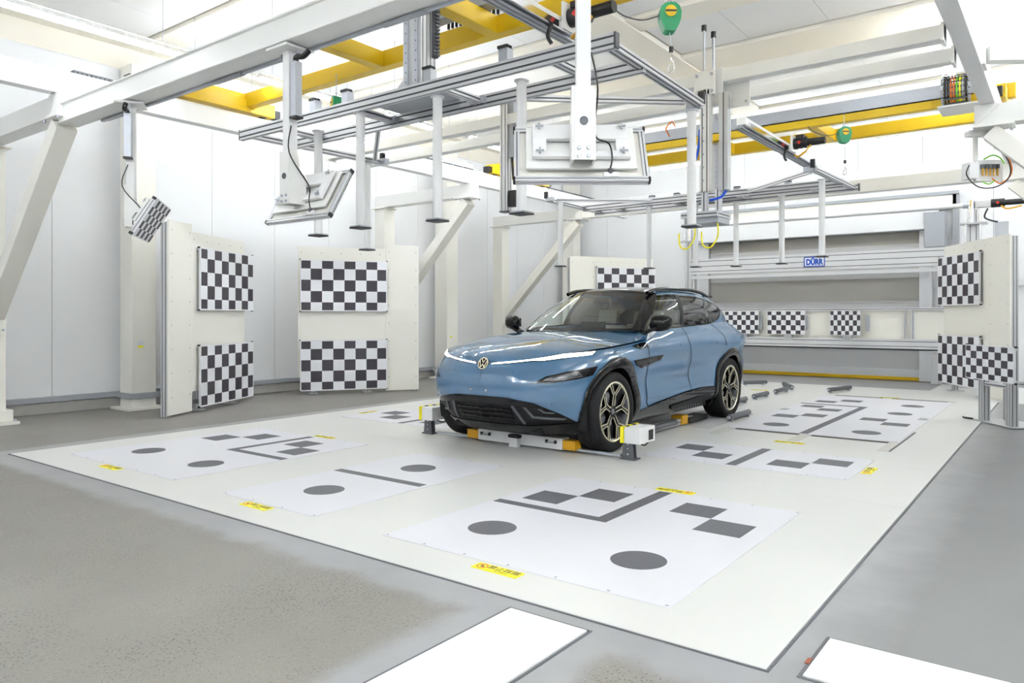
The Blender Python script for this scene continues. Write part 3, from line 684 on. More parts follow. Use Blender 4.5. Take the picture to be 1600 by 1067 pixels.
# ------------------------------------------------------------------ aluminium overhead frames with round tubes
ZF = 3.05; ZP = 2.02
def tube_hang(t, x, y, me_t, me_p):
    o = share('hanging_tube', me_t, t, (x, y, ZP)); share('foot_pad', me_p, o, (0, 0, 0)); share('flange', ME_FL, o, (0, 0, .965))
ME_TU = MB().cyl((0, 0, .02), (0, 0, .975), .038, 24).mesh('hanging_tube', 'bright_white')
m = MB().box(-.065, .065, -.065, .065, 0, .012); m.mi = 1; m.box(-.063, .063, -.063, .063, .012, .022)
ME_PA = m.mesh('foot_pad', ['black', 'grey_paint'])
ME_FL = MB().cyl((0, 0, 0), (0, 0, .012), .055, 20).mesh('flange', 'alu_light')
def lift_frame(lab, sy, yref, tubes):
    """sy=+1 wings point to +y"""
    t = thing('tube_frame', lab, 'overhead frame', (-4.41, yref, 0), group='overhead tube frames')
    P = lambda x, y: (x, sy*y, ZF)
    al = 'alu_light'
    MB().prof(P(-2.07, -.12), P(2.07, -.12), .05, .1, 1, 2, gw=.015, gd=.02).build('main_rail', al, t)
    MB().prof(P(-2.0, .42), P(2.0, .42), .05, .1, 1, 2, gw=.015, gd=.02).build('main_rail', al, t)
    for x in (-1.55, -.5, .52, 1.55):
        MB().prof(P(x, -.095), P(x, .395), .08, .045, 2, 1, gw=.015, gd=.02).build('cross_rail', al, t)
        for s in (-1, 1): MB().cbox((x+s*.055, sy*.37, ZF+.0), (.03, .05, .05)).build('corner_bracket', 'galv', t)
    for s in (-1, 1):
        MB().prof(P(s*2.0, -.09), P(s*1.93, 1.55), .08, .05, 2, 1, gw=.015, gd=.02).build('wing_rail', al, t)
        MB().prof(P(s*.75, .45), P(s*1.86, 1.42), .045, .045, 1, 1).build('diagonal_rail', al, t)
        MB().box(s*2.07, s*2.085, sy*-.145, sy*-.095, ZF-.05, ZF+.05).build('end_cap', 'dark_grey', t)
        MB().box(s*1.88-.06, s*1.88+.06, sy*1.53, sy*1.6, ZF-.03, ZF+.03).build('tip_bracket', 'galv', t)
        MB().cbox((s*1.93, sy*1.6, ZF+.06), (.05, .04, .1)).build('stop_block', 'black', t)
    MB().box(-.42, .3, min(sy*-.09, sy*.4), max(sy*-.09, sy*.4), ZF+.052, ZF+.064).build('top_plate', 'grey_paint', t)
    for x in (-1.05, .35, 1.1, -.62):
        MB().box(x, x+.08, sy*-.1, sy*-.03, ZF+.05, ZF+.16).build('stop_bracket', 'galv', t); MB().box(x-.004, x+.084, sy*-.11, sy*-.05, ZF+.16, ZF+.18).build('rubber_stop', 'black', t)
    for x, y in tubes: tube_hang(t, x+4.41, sy*(y-yref)*sy, ME_TU, ME_PA)
    # lifting column with linear guides
    cy = sy*.1
    MB().prof((.12, cy, ZF+.06), (.12, cy, 4.3), .2, .18, 2, 4, up=(0, 1, 0)).build('lift_column', 'alu', t)
    for s in (-.055, .055):
        g = MB().box(.12+s-.02, .12+s+.02, cy-.105, cy-.09, ZF+.06, 4.25).build('linear_guide', 'galv', t)
        for k in range(14): MB().cyl((.12+s, cy-.107, ZF+.14+k*.08), (.12+s, cy-.105, ZF+.14+k*.08), .006, 8).build('guide_bolt', 'dark_grey', g)
    rk = MB().box(.22, .25, cy+.04, cy+.085, ZF+.35, 4.25).build('gear_rack', 'dark_grey', t)
    for k in range(30): MB().box(.25, .27, cy+.04, cy+.085, ZF+.36+k*.03, ZF+.375+k*.03).build('rack_tooth', 'dark_grey', rk)
    MB().poly([(-.2, ZF+.06), (.02, ZF+.06), (.02, ZF+.24)], (cy-.04, cy-.01), 'y').build('gusset', 'alu', t)
    return t
F1 = lift_frame('aluminium frame with six round white tubes overhead in front of the car', 1, 4.32, [(-3.198, 4.35), (-3.962, 4.28), (-4.797, 4.23), (-5.569, 4.40), (-6.32, 5.67), (-2.53, 5.83)])
F2 = lift_frame('aluminium frame with six round white tubes overhead behind the car', -1, 10.85, [(-6.1, 9.28), (-5.26, 10.5), (-4.55, 10.63), (-4.01, 10.86), (-3.29, 10.7), (-2.5, 9.74)])

# Y-direction travel rails with black drive motors
def travel_rail(lab, x, y0, y1, ym, z, s):
    t = thing('travel_rail', lab, 'rail', (x, y0, z), group='travel rails with motors')
    MB().box(-.05, .05, 0, y1-y0, .02, .1).build('rail_beam', 'steel_white', t, bevel=.003)
    MB().prof((-.02, 0, 0), (-.02, y1-y0, 0), .09, .04, 2, 1).build('profile', 'galv', t)
    MB().box(.05, .07, .1, y1-y0-.1, .0, .05).build('side_strip', 'chrome', t)
    m = ym-y0
    MB().box(.07, .09, m-.1, m+.1, .0, .2).build('motor_plate', 'steel_white', t)
    MB().cyl((.09, m, .1), (.25, m, .1), .07, 20).build('gearbox', 'black', t)
    MB().cyl((.25, m, .1), (.46, m, .1), .045, 20).build('motor_body', 'black', t)
    MB().box(.12, .22, m-.06, m+.06, .15, .2).build('terminal_box', 'black', t, bevel=.004)
    MB().poly([(.14, .1), (.165, .125), (.19, .1), (.165, .075)], (m-.073, m-.069), 'y').build('badge', 'red', t)
    MB().tube([(.3, m-.05, .05), (.25, m-.1, -.03), (.16, m-.08, -.08), (.1, m, -.04)], .014).build('cable', 'amber', t)
    MB().tube([(.05, m-.2, .0), (.03, m-.22, -.08), (.05, m-.2, -.14)], .015).build('hose_end', 'black', t)
travel_rail('grey travel rail with black motor at the top centre', -3.1, 3.7, 4.9, 4.72, 3.42, 1)
travel_rail('grey travel rail with black motor overhead right of the lifting mast', -2.9, 8.0, 11.1, 9.65, 3.36, 1)

# ------------------------------------------------------------------ lifting masts on the cross beams
def mast(lab, x, s):
    t = thing('sensor_mast', lab, 'mast', (x, 6.62, 0), group='sensor lifting masts'); Z0 = 2.42
    MB().prof((-.04, -.12, Z0), (-.04, -.12, 3.35), .09, .08, 2, 2, up=(0, 1, 0)).build('mast_profile', 'steel_white', t)
    MB().prof((.13, -.10, Z0), (.13, -.10, 3.3), .08, .08, 1, 1, up=(0, 1, 0)).build('cylinder_housing', 'alu', t)
    MB().box(-.1, .1, -.075, -.06, 3.22, 3.55).build('bracket_plate', 'steel_white', t, bevel=.003)
    MB().box(-.14, .06, -.16, -.145, 3.3, 3.52).build('bracket_plate', 'steel_white', t, bevel=.003)
    MB().box(.02, .3, .06, .075, 3.2, 3.5).build('bracket_plate', 'steel_white', t, bevel=.003)
    for bx, bz in ((-.11, 3.33), (-.11, 3.48), (.03, 3.33), (.03, 3.48)): MB().cyl((bx, -.175, bz), (bx, -.16, bz), .014, 6).build('bolt', 'galv', t)
    for bx, bz in ((.06, 3.24), (.27, 3.24), (.06, 3.46), (.27, 3.46)): MB().cyl((bx, .05, bz), (bx, .06, bz), .014, 6).build('bolt', 'galv', t)
    for k in (-.06, .03):
        MB().cyl((k, -.12, 3.3), (k, -.12, 3.92 if k < 0 else 3.84), .012, 10).build('guide_rod', 'galv', t)
        MB().cyl((k, -.12, 3.9 if k < 0 else 3.82), (k, -.12, 3.95 if k < 0 else 3.87), .024, 12).build('rod_end', 'black', t)
    for i in range(6):
        MB().cyl((-.05, -.163, Z0+.1+.12*i), (-.05, -.158, Z0+.1+.12*i), .009, 8).build('bolt', 'galv', t)
    MB().tube([(-.1, -.12, 3.0), (-.11, -.14, 2.8), (-.16, -.15, 2.62), (-.16, -.14, 2.5)], .012).build('air_hose', 'blue', t)
    MB().tube([(.14, -.1, Z0), (.1, -.12, Z0-.06), (.0, -.13, Z0-.08)], .012).build('air_hose', 'blue', t)
    # sensor tray
    MB().prof((-.22, -.25, 2.2), (.12, -.25, 2.2), .05, .05, 1, 1).build('tray_rail', 'alu', t)
    MB().prof((-.22, .05, 2.2), (.12, .05, 2.2), .05, .05, 1, 1).build('tray_rail', 'alu', t)
    for x2 in (-.2, .1): MB().prof((x2, -.25, 2.2), (x2, .05, 2.2), .045, .045, 1, 1).build('tray_rail', 'alu', t)
    for x2 in (-.06, .07): MB().prof((x2, -.1, 2.22), (x2, -.1, Z0+.02), .05, .05, 1, 1, up=(0, 1, 0)).build('tray_post', 'alu_light', t)
    MB().box(-.2, .12, -.24, .04, 2.12, 2.175).build('sensor_block', 'grey_paint', t, bevel=.004)
    for x2 in (-.12, .1):
        MB().tube([(x2, -.2, 2.12), (x2+.01, -.22, 2.0), (x2-.05, -.24, 1.9), (x2-.13, -.22, 1.93), (x2-.15, -.2, 2.05)], .007).build('cable', 'yellow_bright', t)
mast('white lifting mast with blue hoses and yellow cables, in front of the far aluminium frame', -2.64, 1)
t = thing('lift_profile', 'aluminium vertical lift profile left of the hanging target seen from behind', 'mast', (-5.07, 6.6, 0))
MB().prof((0, 0, 2.46), (0, 0, 3.75), .1, .09, 2, 2, up=(0, 1, 0)).build('profile', 'alu_light', t)
MB().box(-.055, .055, -.05, .05, 2.445, 2.46).build('end_cap', 'dark_grey', t)
MB().box(.06, .13, -.03, .03, 3.05, 3.75).build('guard', 'grey_paint', t)
MB().tube([(.09, 0, 3.05), (.1, 0, 2.9), (.12, 0, 2.75)], .014).build('hose', 'black', t)
MB().box(.06, .16, -.04, .04, 2.5, 2.68).build('drive', 'black', t, bevel=.006)

# ------------------------------------------------------------------ hanging targets on posts under the cross beam
def hanging_target(lab, x, y, rz, zc, w, h, tilt, post_r, conduit):
    t = thing('hanging_target', lab, 'hanging target', (x, y, 0), rz, group='hanging targets on white posts')
    tp = zc+.16
    rot_up = (0, 1, 0)
    MB().bar((0, -.0, tp), (0, 0, 3.19), .075, .075, up=rot_up).build('post', 'bright_white', t, bevel=.004)
    MB().box(-.12, .12, -.12, .12, 3.19, 3.21).build('post_flange', 'steel_white', t, bevel=.002)
    for s in (-1, 1): MB().cyl((s*.09, 0, 3.165), (s*.09, 0, 3.19), .012, 6).build('bolt', 'galv', t)
    if conduit:
        MB().bar((.085, -.01, zc+.52), (.085, -.01, 3.1), .055, .06, up=rot_up).build('cable_conduit', 'galv', t, bevel=.003)
        MB().box(.05, .12, -.045, .025, zc+.505, zc+.52).build('conduit_cap', 'black', t)
        MB().tube([(.085, -.01, 3.1), (.1, -.02, 3.13), (.18, -.02, 3.12), (.22, .0, 3.16)], .02).build('cable_bend', 'black', t)
    # bracket box, then the tilted target assembly (local frame: y away from camera side, faces +y and down)
    MB().box(-.05, .05, -.05, -.038, tp-.26, tp+.12).build('pivot_bracket', 'steel_white', t, bevel=.002)
    for s in (-1, 1): MB().poly([(-.045, tp+.12), (.03, tp+.12), (.04, tp-.02), (.10, tp-.06), (.085, tp-.26), (-.045, tp-.26)], (s*.05, s*.062), 'x').build('bracket_cheek', 'steel_white', t)
    MB().cyl((0, -.055, tp-.06), (0, -.05, tp-.06), .022, 16).build('pivot_hole', 'dark_grey', t)
    for bx in (-.025, .025):
        for bz in (-.2, -.24): MB().cyl((bx, -.058, tp+bz), (bx, -.05, tp+bz), .009, 8).build('bolt', 'galv', t)
    rx = -tilt
    Rm = Matrix.Rotation(rx, 4, 'X')
    def tb(mb, nm, mt, bevel=0):
        mb.v = [tuple(Rm @ Vector(p) + Vector((0, .11, zc))) for p in mb.v]; return mb.build(nm, mt, t, bevel=bevel)
    d = .06
    fr = []
    for s in (-1, 1):
        tb(MB().prof((-w/2, d, s*(h/2-.015)), (w/2, d, s*(h/2-.015)), .03, .03, 1, 1, gw=.006, gd=.008), 'frame_rail', 'alu_light')
        tb(MB().prof((s*(w/2-.015), d, -h/2+.03), (s*(w/2-.015), d, h/2-.03), .03, .03, 1, 1, up=(0, 1, 0), gw=.006, gd=.008), 'frame_rail', 'alu_light')
        for q in (-1, 1): tb(MB().cbox((s*(w/2), d, q*(h/2-.012)), (.012, .034, .026)), 'corner_cap', 'black')
    tb(MB().box(-w/2+.03, w/2-.03, d+.002, d+.008, -h/2+.03, h/2-.03), 'rear_sheet', 'cream')
    tb(MB().box(-w*.41, w*.41, d-.035, d-.02, -h*.33, h*.43), 'mount_plate', 'steel_white', .002)
    mp = MB(); zo, zi = h*.34, h*.13
    for q in ((-w*.36, w*.36, zi, h*.40), (-w*.36, w*.36, -h*.20, -zi*.75), (-w*.36, -w*.26, -zi*.75, zi), (w*.26, w*.36, -zi*.75, zi)):
        tb(MB().box(q[0], q[1], -.012, .01, q[2], q[3]), 'slotted_plate', 'bright_white', .001)
    for s in (-1, 1):
        for q in (-h*.13, h*.33):
            for sw in (0, 1):
                tb(MB().bar((s*w*.31-.022*(1-sw), -.03, q-.022*sw), (s*w*.31+.022*(1-sw), -.03, q+.022*sw), .008, .008, up=(0, 1, 0)), 'wing_nut', 'galv')
            tb(MB().cyl((s*w*.31, -.035, q), (s*w*.31, d, q), .006, 8), 'stud', 'galv')
    tb(MB().box(w*.16, w*.27, d-.03, d-.01, -h*.46, -h*.38), 'cable_clip', 'bright_white')
    tb(MB().cyl((w*.21, d-.04, -h*.34), (w*.21, d-.02, -h*.40), .012, 10), 'plug', 'dark_grey')
    p0 = Vector((.04, -.02, tp+.3)); pts = [p0, Vector((.07, -.06, tp+.1))]
    for q in ((w*.10, -.05, h*.12), (w*.2, -.045, -h*.05), (w*.22, -.02, -h*.25), (w*.21, d-.04, -h*.34)): pts.append(Rm @ Vector(q)+Vector((0, .11, zc)))
    MB().tube(pts, .0045).build('cable', 'black', t)
    # checker face on the far side
    hold = MB(); bw = .01
    xs = list(np.linspace(-w/2+bw, w/2-bw, 9)); zs = list(np.linspace(-h/2+bw, h/2-bw, 6))
    fm = MB()
    for i in range(8):
        for j in range(5):
            fm.mi = 1 if (i+j) % 2 == 0 else 0
            fm.add([(xs[i], d+.024, zs[j]), (xs[i+1], d+.024, zs[j]), (xs[i+1], d+.024, zs[j+1]), (xs[i], d+.024, zs[j+1])], [(3, 2, 1, 0)])
    fm.mi = 0; fm.box(-w/2, w/2, d+.008, d+.023, -h/2, h/2)
    tb(fm, 'checker_face', ['check_white', 'check_black'])
    return t
hanging_target('hanging target seen from behind on a white post, right of the picture centre', -2.03, 3.3, R(37), 2.185, .715, .385, R(31), 0, False)
hanging_target('tilted hanging target seen from behind on the middle white post', -4.52, 3.32, 0, 2.19, .74, .41, R(30), 0, True)
hanging_target('hanging target showing its checkered face edge-on at the upper left', -6.83, 3.3, R(-37), 2.19, .715, .385, R(31), 0, True)

# ------------------------------------------------------------------ green spring balancers
def balancer(lab, x, y, z, zt, zh, rz=37):
    t = thing('spring_balancer', lab, 'balancer', (x, y, z), R(rz), group='green spring balancers')
    out = [(.0, .115), (.045, .11), (.08, .08), (.095, .03), (.09, -.03), (.07, -.085), (.05, -.12), (.03, -.135), (-.03, -.135), (-.05, -.12), (-.07, -.085), (-.09, -.03), (-.095, .03), (-.08, .08), (-.045, .11)]
    out = [(a*.85, b*.85) for a, b in out]
    MB().poly(out, (-.05, .05), 'y').build('drum_case', 'green', t, bevel=.014)
    MB().cyl((0, -.058, .03), (0, -.05, .03), .042, 28).build('dial', 'yellow', t)
    MB().box(-.04, .04, -.06, -.057, .023, .037).build('dial_band', 'black', t)
    MB().tube([(0, 0, .09), (.012, 0, .12), (0, 0, .14), (-.012, 0, .12), (0, 0, .095)], .006).build('eye', 'galv', t)
    MB().cyl((0, 0, .13), (0, 0, zt-z), .004, 6).build('safety_wire', 'galv', t)
    if zh is not None:
        MB().tube([(0, 0, -.115), (.012, 0, -.2), (.012, 0, zh-z+.2)], .0035).build('wire_rope', 'galv', t)
        MB().cyl((.012, 0, zh-z+.16), (.012, 0, zh-z+.2), .016, 12).build('stop_ball', 'black', t)
        MB().tube([(.012, 0, zh-z+.16), (.012, 0, zh-z+.11), (.03, 0, zh-z+.08), (.03, 0, zh-z+.03), (.0, 0, zh-z+.01), (-.01, 0, zh-z+.05), (.01, 0, zh-z+.08)], .007).build('snap_hook', 'chrome', t)
    MB().tube([(-.06, 0, .02), (-.2, .05, .0), (-.34, .1, .06), (-.42, .12, .14)], .005).build('safety_cable', 'dark_grey', t)
balancer('green spring balancer at the top centre with a yellow dial', -2.41, 5.15, 3.52, 3.87, 3.1)
balancer('green spring balancer hanging under the far yellow gantry', -2.36, 10.25, 3.63, 3.9, 3.1)
balancer('green spring balancer beside the middle white post', -6.28, 5.2, 3.53, 3.87, None, -25)

# ================================================================== BACK : roller door, lift portal, board carriage
d1 = struct('door_1'); tag(d1, 'grey roller shutter door with yellow bottom edge in the back wall')
YD = 16.62
segs = [(2.97, 2.72), (2.72, 2.4), (2.4, 2.07), (2.07, 1.58), (1.58, 1.08), (1.08, .62), (.62, .22)]
for i, (a, b2) in enumerate(segs):
    MB().box(-6.75, -2.42, YD, YD+.03, b2+.003, a-.003).build('curtain_panel', 'shutter_dark' if i in (0, 3) else 'shutter', d1)
    MB().box(-6.75, -2.42, YD-.012, YD, b2-.012, b2+.012).build('stiffener', 'shutter', d1)
MB().box(-6.75, -2.42, YD-.03, YD+.03, .07, .22).build('bottom_rail', 'alu_light', d1, bevel=.004)
MB().box(-6.75, -2.42, YD-.035, YD+.03, 0, .07).build('bottom_seal', 'yellow', d1, bevel=.01)
for x in (-6.98, -2.42): MB().box(x, x+.22, YD-.08, YD+.12, 0, 3.0).build('door_guide', 'alu_light', d1, bevel=.004)
MB().box(-7.1, -2.1, YD-.25, YD+.12, 2.98, 3.38).build('shutter_housing', 'wall_white', d1, bevel=.01)
MB().box(-2.3, -1.95, YD-.32, YD-.02, 2.62, 3.3).build('drive_box', 'grey_paint', d1, bevel=.01)
MB().box(-7.3, -1.8, YD+.05, YD+.16, 3.38, 3.66).build('header', 'cream', d1)
MB().box(-7.4, -1.75, YD+.0, YD+.1, 3.66, 3.72).build('header_cap', 'grey_paint', d1)
MB().box(-1.86, -1.76, YD+.05, YD+.14, 0, 3.7).build('jamb', 'grey_paint', d1)
MB().box(-1.98, -1.86, YD-.02, YD+.04, 1.38, 1.62).build('control_box', 'dark_grey', d1, bevel=.004)
MB().box(-1.96, -1.9, YD-.024, YD-.02, 1.5, 1.58).build('control_screen', 'black_gloss', d1)
MB().box(-1.95, -1.88, YD-.04, YD-.02, 1.3, 1.37).build('stop_button_box', 'yellow', d1)

YG = 15.6
t = thing('lift_portal', 'aluminium lift portal with a long top shaft in front of the roller door', 'portal', (-4.1, YG, 0))
for s, x in ((-1, -2.7), (1, 2.68)):
    MB().prof((x, .06, .0), (x, .06, 3.2), .18, .16, 2, 2, up=(0, 1, 0)).build('post', 'alu_light', t)
    MB().cyl((x-.11, -.08, 0), (x-.11, -.08, 3.15), .02, 12).build('guide_shaft', 'chrome', t)
    MB().cyl((x+.11, -.08, 0), (x+.11, -.08, 3.15), .02, 12).build('guide_shaft', 'chrome', t)
    MB().cyl((x-.03, 0, 2.95), (x-.03, 0, 3.36), .06, 20).build('screw_jack', 'chrome', t)
    MB().box(x-.2, x+.22, -.12, .1, 2.93, 2.96).build('head_plate', 'alu', t)
    MB().box(x-.2, x+.2, -.15, .2, 0, .015).build('foot_plate', 'alu', t)
MB().cyl((-2.6, 0, 3.28), (2.55, 0, 3.28), .045, 24).build('drive_shaft', 'alu_light', t)
for s in (-2.62, 2.52): MB().cyl((s, 0, 3.28), (s+.1, 0, 3.28), .055, 16).build('coupling', 'galv', t)
MB().box(2.72, 2.95, -.06, .06, 3.22, 3.34).build('gearbox', 'alu', t, bevel=.006)
MB().cyl((2.95, 0, 3.28), (3.15, 0, 3.28), .075, 20).build('motor_body', 'black', t)
MB().cyl((3.15, 0, 3.28), (3.5, 0, 3.28), .05, 20).build('motor_body', 'black', t)
MB().poly([(3.02, 3.28), (3.05, 3.31), (3.08, 3.28), (3.05, 3.25)], (-.08, -.074), 'y').build('badge', 'red', t)
MB().tube([(3.1, -.06, 3.22), (3.2, -.08, 3.16), (3.4, -.06, 3.2)], .014).build('cable', 'amber', t)
MB().tube([(2.9, 0, 3.2), (2.85, 0, 3.05), (2.95, 0, 2.98), (3.05, 0, 2.95)], .014).build('cable', 'black', t)
MB().box(3.0, 3.2, .0, .1, 2.3, 2.95).build('cable_duct', 'galv', t)
# ribbed beam with the maker's plate
bm_ = MB().prof((-2.62, -.14, 2.37), (2.62, -.14, 2.37), .08, .33, 1, 3, gw=.012, gd=.014).build('ribbed_beam', 'alu_light', t)
MB().box(-2.6, 2.2, -.17, -.1, 2.1, 2.165).build('lower_strip', 'alu_light', t)
sg = MB().box(-.2, .2, -.195, -.187, 2.27, 2.47).build('sign_plate', 'bright_white', bm_)
for q in ((-.2, .2, 2.27, 2.288), (-.2, .2, 2.452, 2.47), (-.2, -.182, 2.288, 2.452), (.182, .2, 2.288, 2.452)): MB().box(q[0], q[1], -.199, -.195, q[2], q[3]).build('sign_border', 'logo_blue', bm_)
tm = text_mesh('DÜRR', .138, 'sign_lettering', .002, .0075); tm.materials.append(M['logo_blue'])
o = share('sign_lettering', tm, bm_, (0, -.197, 2.36), (R(90), 0, 0)); o.scale = (.86, 1.12, 1)

BC = ((-1.43, .72), (-.52, .75), (.60, .55))
t = thing('board_carriage', 'white lifting carriage with three small checkerboards in front of the roller door', 'carriage', (-4.1, YG-.25, 0))
MB().box(-2.55, 2.5, .06, .09, .72, 1.40).build('back_panel', 'cream', t)
MB().prof((-2.6, .05, 1.42), (2.55, .05, 1.42), .06, .05, 1, 1).build('top_rail', 'alu_light', t)
MB().prof((-2.6, .04, .77), (2.55, .04, .77), .09, .18, 1, 2).build('bottom_rail', 'alu_light', t)
MB().box(-2.6, 2.55, -.02, .09, .655, .68).build('rubber_edge', 'black', t)
for x in (-2.5, 1.62, 1.75, 2.5): MB().prof((x, .04, .8), (x, .04, 1.4), .05, .05, 1, 1, up=(0, 1, 0)).build('stile', 'alu_light', t)
for x, bw_ in BC:
    board(t, (x, -.06, 1.155), bw_, .47, caps=False)
    MB().box(x-.05, x+.1, -.02, .06, .8, .95).build('board_bracket', 'alu', t)
    MB().box(x+.35, x+.42, -.02, .02, 1.0, 1.3).build('board_clamp', 'grey_paint', t)
t = thing('wall_actuator', 'small grey post with a white head standing right of the roller door', 'post', (-2.06, 16.1, 0))
MB().box(-.09, .09, -.07, .07, 0, .5).build('pillar', 'alu_light', t, bevel=.004); MB().box(-.09, .09, -.08, .08, .5, .62).build('head', 'bright_white', t, bevel=.006)
MB().tube([(.09, 0, .6), (.16, 0, .56), (.2, 0, .6)], .012).build('cable', 'black', t)

# electrical valve box with cables at the right
t = thing('valve_box', 'white valve box with coloured cables hanging under the right runway', 'electrical box', (-.80, 9.40, 2.739), R(37)); t.scale = (.88, .88, .88)
MB().box(-.02, .02, .06, .1, .26, .62).build('hanger', 'steel_white', t)
MB().box(-.1, .22, .02, .14, .56, .62).build('hanger_plate', 'steel_white', t)
MB().box(-.16, -.04, -.06, .1, .02, .22).build('box_body', 'bright_white', t, bevel=.004)
MB().box(-.03, .3, .02, .08, .0, .26).build('mount_panel', 'bright_white', t, bevel=.003)
for i in range(5):
    MB().box(.02+i*.045, .05+i*.045, -.03, .02, .15, .2).build('valve', 'dark_grey', t)
    MB().cyl((.035+i*.045, -.01, .06), (.035+i*.045, -.01, .15), .01, 8).build('valve_tube', 'amber', t)
MB().tube([(-.16, -.06, .18), (-.2, -.07, .06), (-.08, -.08, -.08), (.1, -.08, -.1), (.28, -.06, -.02), (.36, -.03, .12), (.32, 0, .3), (.2, .04, .42)], .007).build('cable', 'black', t)
MB().tube([(.12, -.05, .02), (.22, -.05, -.04), (.34, -.04, .04), (.38, -.02, .16), (.33, .0, .32), (.24, .04, .44)], .008).build('cable', 'orange', t)
MB().tube([(.02, -.05, .25), (.12, -.06, .3), (.22, -.05, .27), (.28, -.04, .2)], .008).build('cable', 'lime', t)
MB().tube([(.0, -.05, -.02), (.08, -.06, -.05), (.16, -.05, .0)], .008).build('cable', 'lime', t)

# ================================================================== LED LIGHTS
def led(lab, c, L, axis, wires=True, group='LED tube lights', up='led_up'):
    t = thing('led_light', lab, 'ceiling light', c, 0 if axis == 'y' else R(90), group=group)
    MB().poly([(-.045, .0), (.045, .0), (.03, .05), (-.03, .05)], (-L/2, L/2), 'y').build('housing', 'bright_white', t)
    MB().box(-.034, .034, -L/2+.02, L/2-.02, -.034, .0).build('diffuser', 'led', t, bevel=.008)
    MB().box(-.022, .022, -L/2+.03, L/2-.03, .05, .056).build('top_diffuser', up, t)  # added strip on the housing top, glows upward to brighten the ceiling
    for s in (-1, 1): MB().cyl((0, s*L*.38, .05), (0, s*L*.38, ZC-c[2]), .003, 6).build('hanger_wire', 'galv', t)
G_ = 'overhead LED tubes out of the picture'
led('bright LED tube at the top left corner, hung on thin wires', (-7.6, 3.05, 4.08), 2.5, 'y', group='LED tubes over the hall')
for x, ysl in ((-7.6, (-3.2,)), (-4.8, (-3.2,)), (-2.0, (-3.2,)), (.8, (-3.2, 0)), (2.4, (-2, 2, 6, 10, 14))):
    for y in ysl: led('LED tube on the ceiling beside or behind the camera', (x, y, 4.6), 2.2, 'y', group=G_, up='led_up_strong')  # unseen tubes, added to bounce fill onto surfaces facing the camera
ORD = ('first', 'second', 'third', 'fourth', 'fifth')
for i, y in enumerate((5.9, 7.9, 9.7, 11.9)): led('LED tube above the long runway beam, %s from the camera behind the cross beam' % ORD[i], (-7.6, y, 4.08), 1.5, 'y', group='LED tubes above the long runway')
for i, y in enumerate((5.6, 7.8, 10.2)): led('LED tube between runway and panel wall, %s from the camera' % ORD[i], (-9.05, y, 4.08), 1.1, 'y', group='LED tubes along the panel wall', up='led_up_mid')
for i, (x, y) in enumerate(((.2, 5.0), (.2, 8.0), (-1.28, 11.2), (.3, 12.8))): led('LED tube above the right runway, %s from the camera' % ORD[i], (x, y, 4.5), 1.2, 'y', group='LED tubes above the right runway', up='led_up_mid')  # the last tube is unseen, added to brighten the back right
for i, x in enumerate((-8.6, -6.4, -4.2, -2.0, .2)): led('LED tube across the hall above the roller door, %s from the left' % ORD[i], (x, 14.6, 4.46), 1.7, 'x', group='LED tubes above the roller door', up='led_up_mid')
led('LED tube close under the ceiling above the car bonnet', (-2.6, 7.1, 4.95), 2.0, 'y', up='bright_white')
# ================================================================== CAR
def pch(xs, ys):
    """monotone-ish cubic interpolation"""
    xs = np.array(xs, float); ys = np.array(ys, float); h = np.diff(xs); d = np.diff(ys)/h; m = np.zeros(len(xs))
    m[0], m[-1] = d[0], d[-1]
    for i in range(1, len(xs)-1):
        m[i] = 0 if d[i-1]*d[i] <= 0 else 3*(h[i-1]+h[i])/((2*h[i]+h[i-1])/d[i-1]+(h[i]+2*h[i-1])/d[i])
    def f(x):
        x = min(max(x, xs[0]), xs[-1]); i = min(int(np.searchsorted(xs, x, 'right')-1), len(xs)-2); t = (x-xs[i])/h[i]
        return float((1+2*t)*(1-t)**2*ys[i]+t*(1-t)**2*h[i]*m[i]+t*t*(3-2*t)*ys[i+1]+t*t*(t-1)*h[i]*m[i+1])
    return f
car = thing('car', 'blue electric SUV with black cladding parked on the white platform', 'car', (-4.40, 6.19, 0))
OUT = [(0, -.87), (.35, -.852), (.60, -.775), (.78, -.62), (.885, -.42), (.94, -.13), (.952, .15), (.945, .55), (.935, 1.1), (.938, 1.8), (.95, 2.5), (.965, 2.95), (.945, 3.35), (.86, 3.68), (.66, 3.87), (.35, 3.935), (0, 3.95)]
KS = list(range(len(OUT))); fx = pch(KS, [p[0] for p in OUT]); fy = pch(KS, [p[1] for p in OUT])
zb = pch(KS, [.20, .20, .20, .20, .20, .20, .20, .20, .20, .20, .20, .20, .22, .26, .28, .28, .28])
TOP = [(0, -.785, .862), (.33, -.755, .876), (.55, -.66, .905), (.70, -.52, .942), (.80, -.33, .965), (.86, -.09, .986), (.88, .18, 1.005), (.875, .55, 1.03), (.805, 1.1, 1.135), (.805, 1.8, 1.155), (.80, 2.5, 1.18), (.77, 2.95, 1.205), (.81, 3.36, 1.15), (.785, 3.67, 1.10), (.62, 3.85, 1.085), (.33, 3.91, 1.08), (0, 3.92, 1.08)]
tx = pch(KS, [p[0] for p in TOP]); ty = pch(KS, [p[1] for p in TOP]); zt = pch(KS, [p[2] for p in TOP])
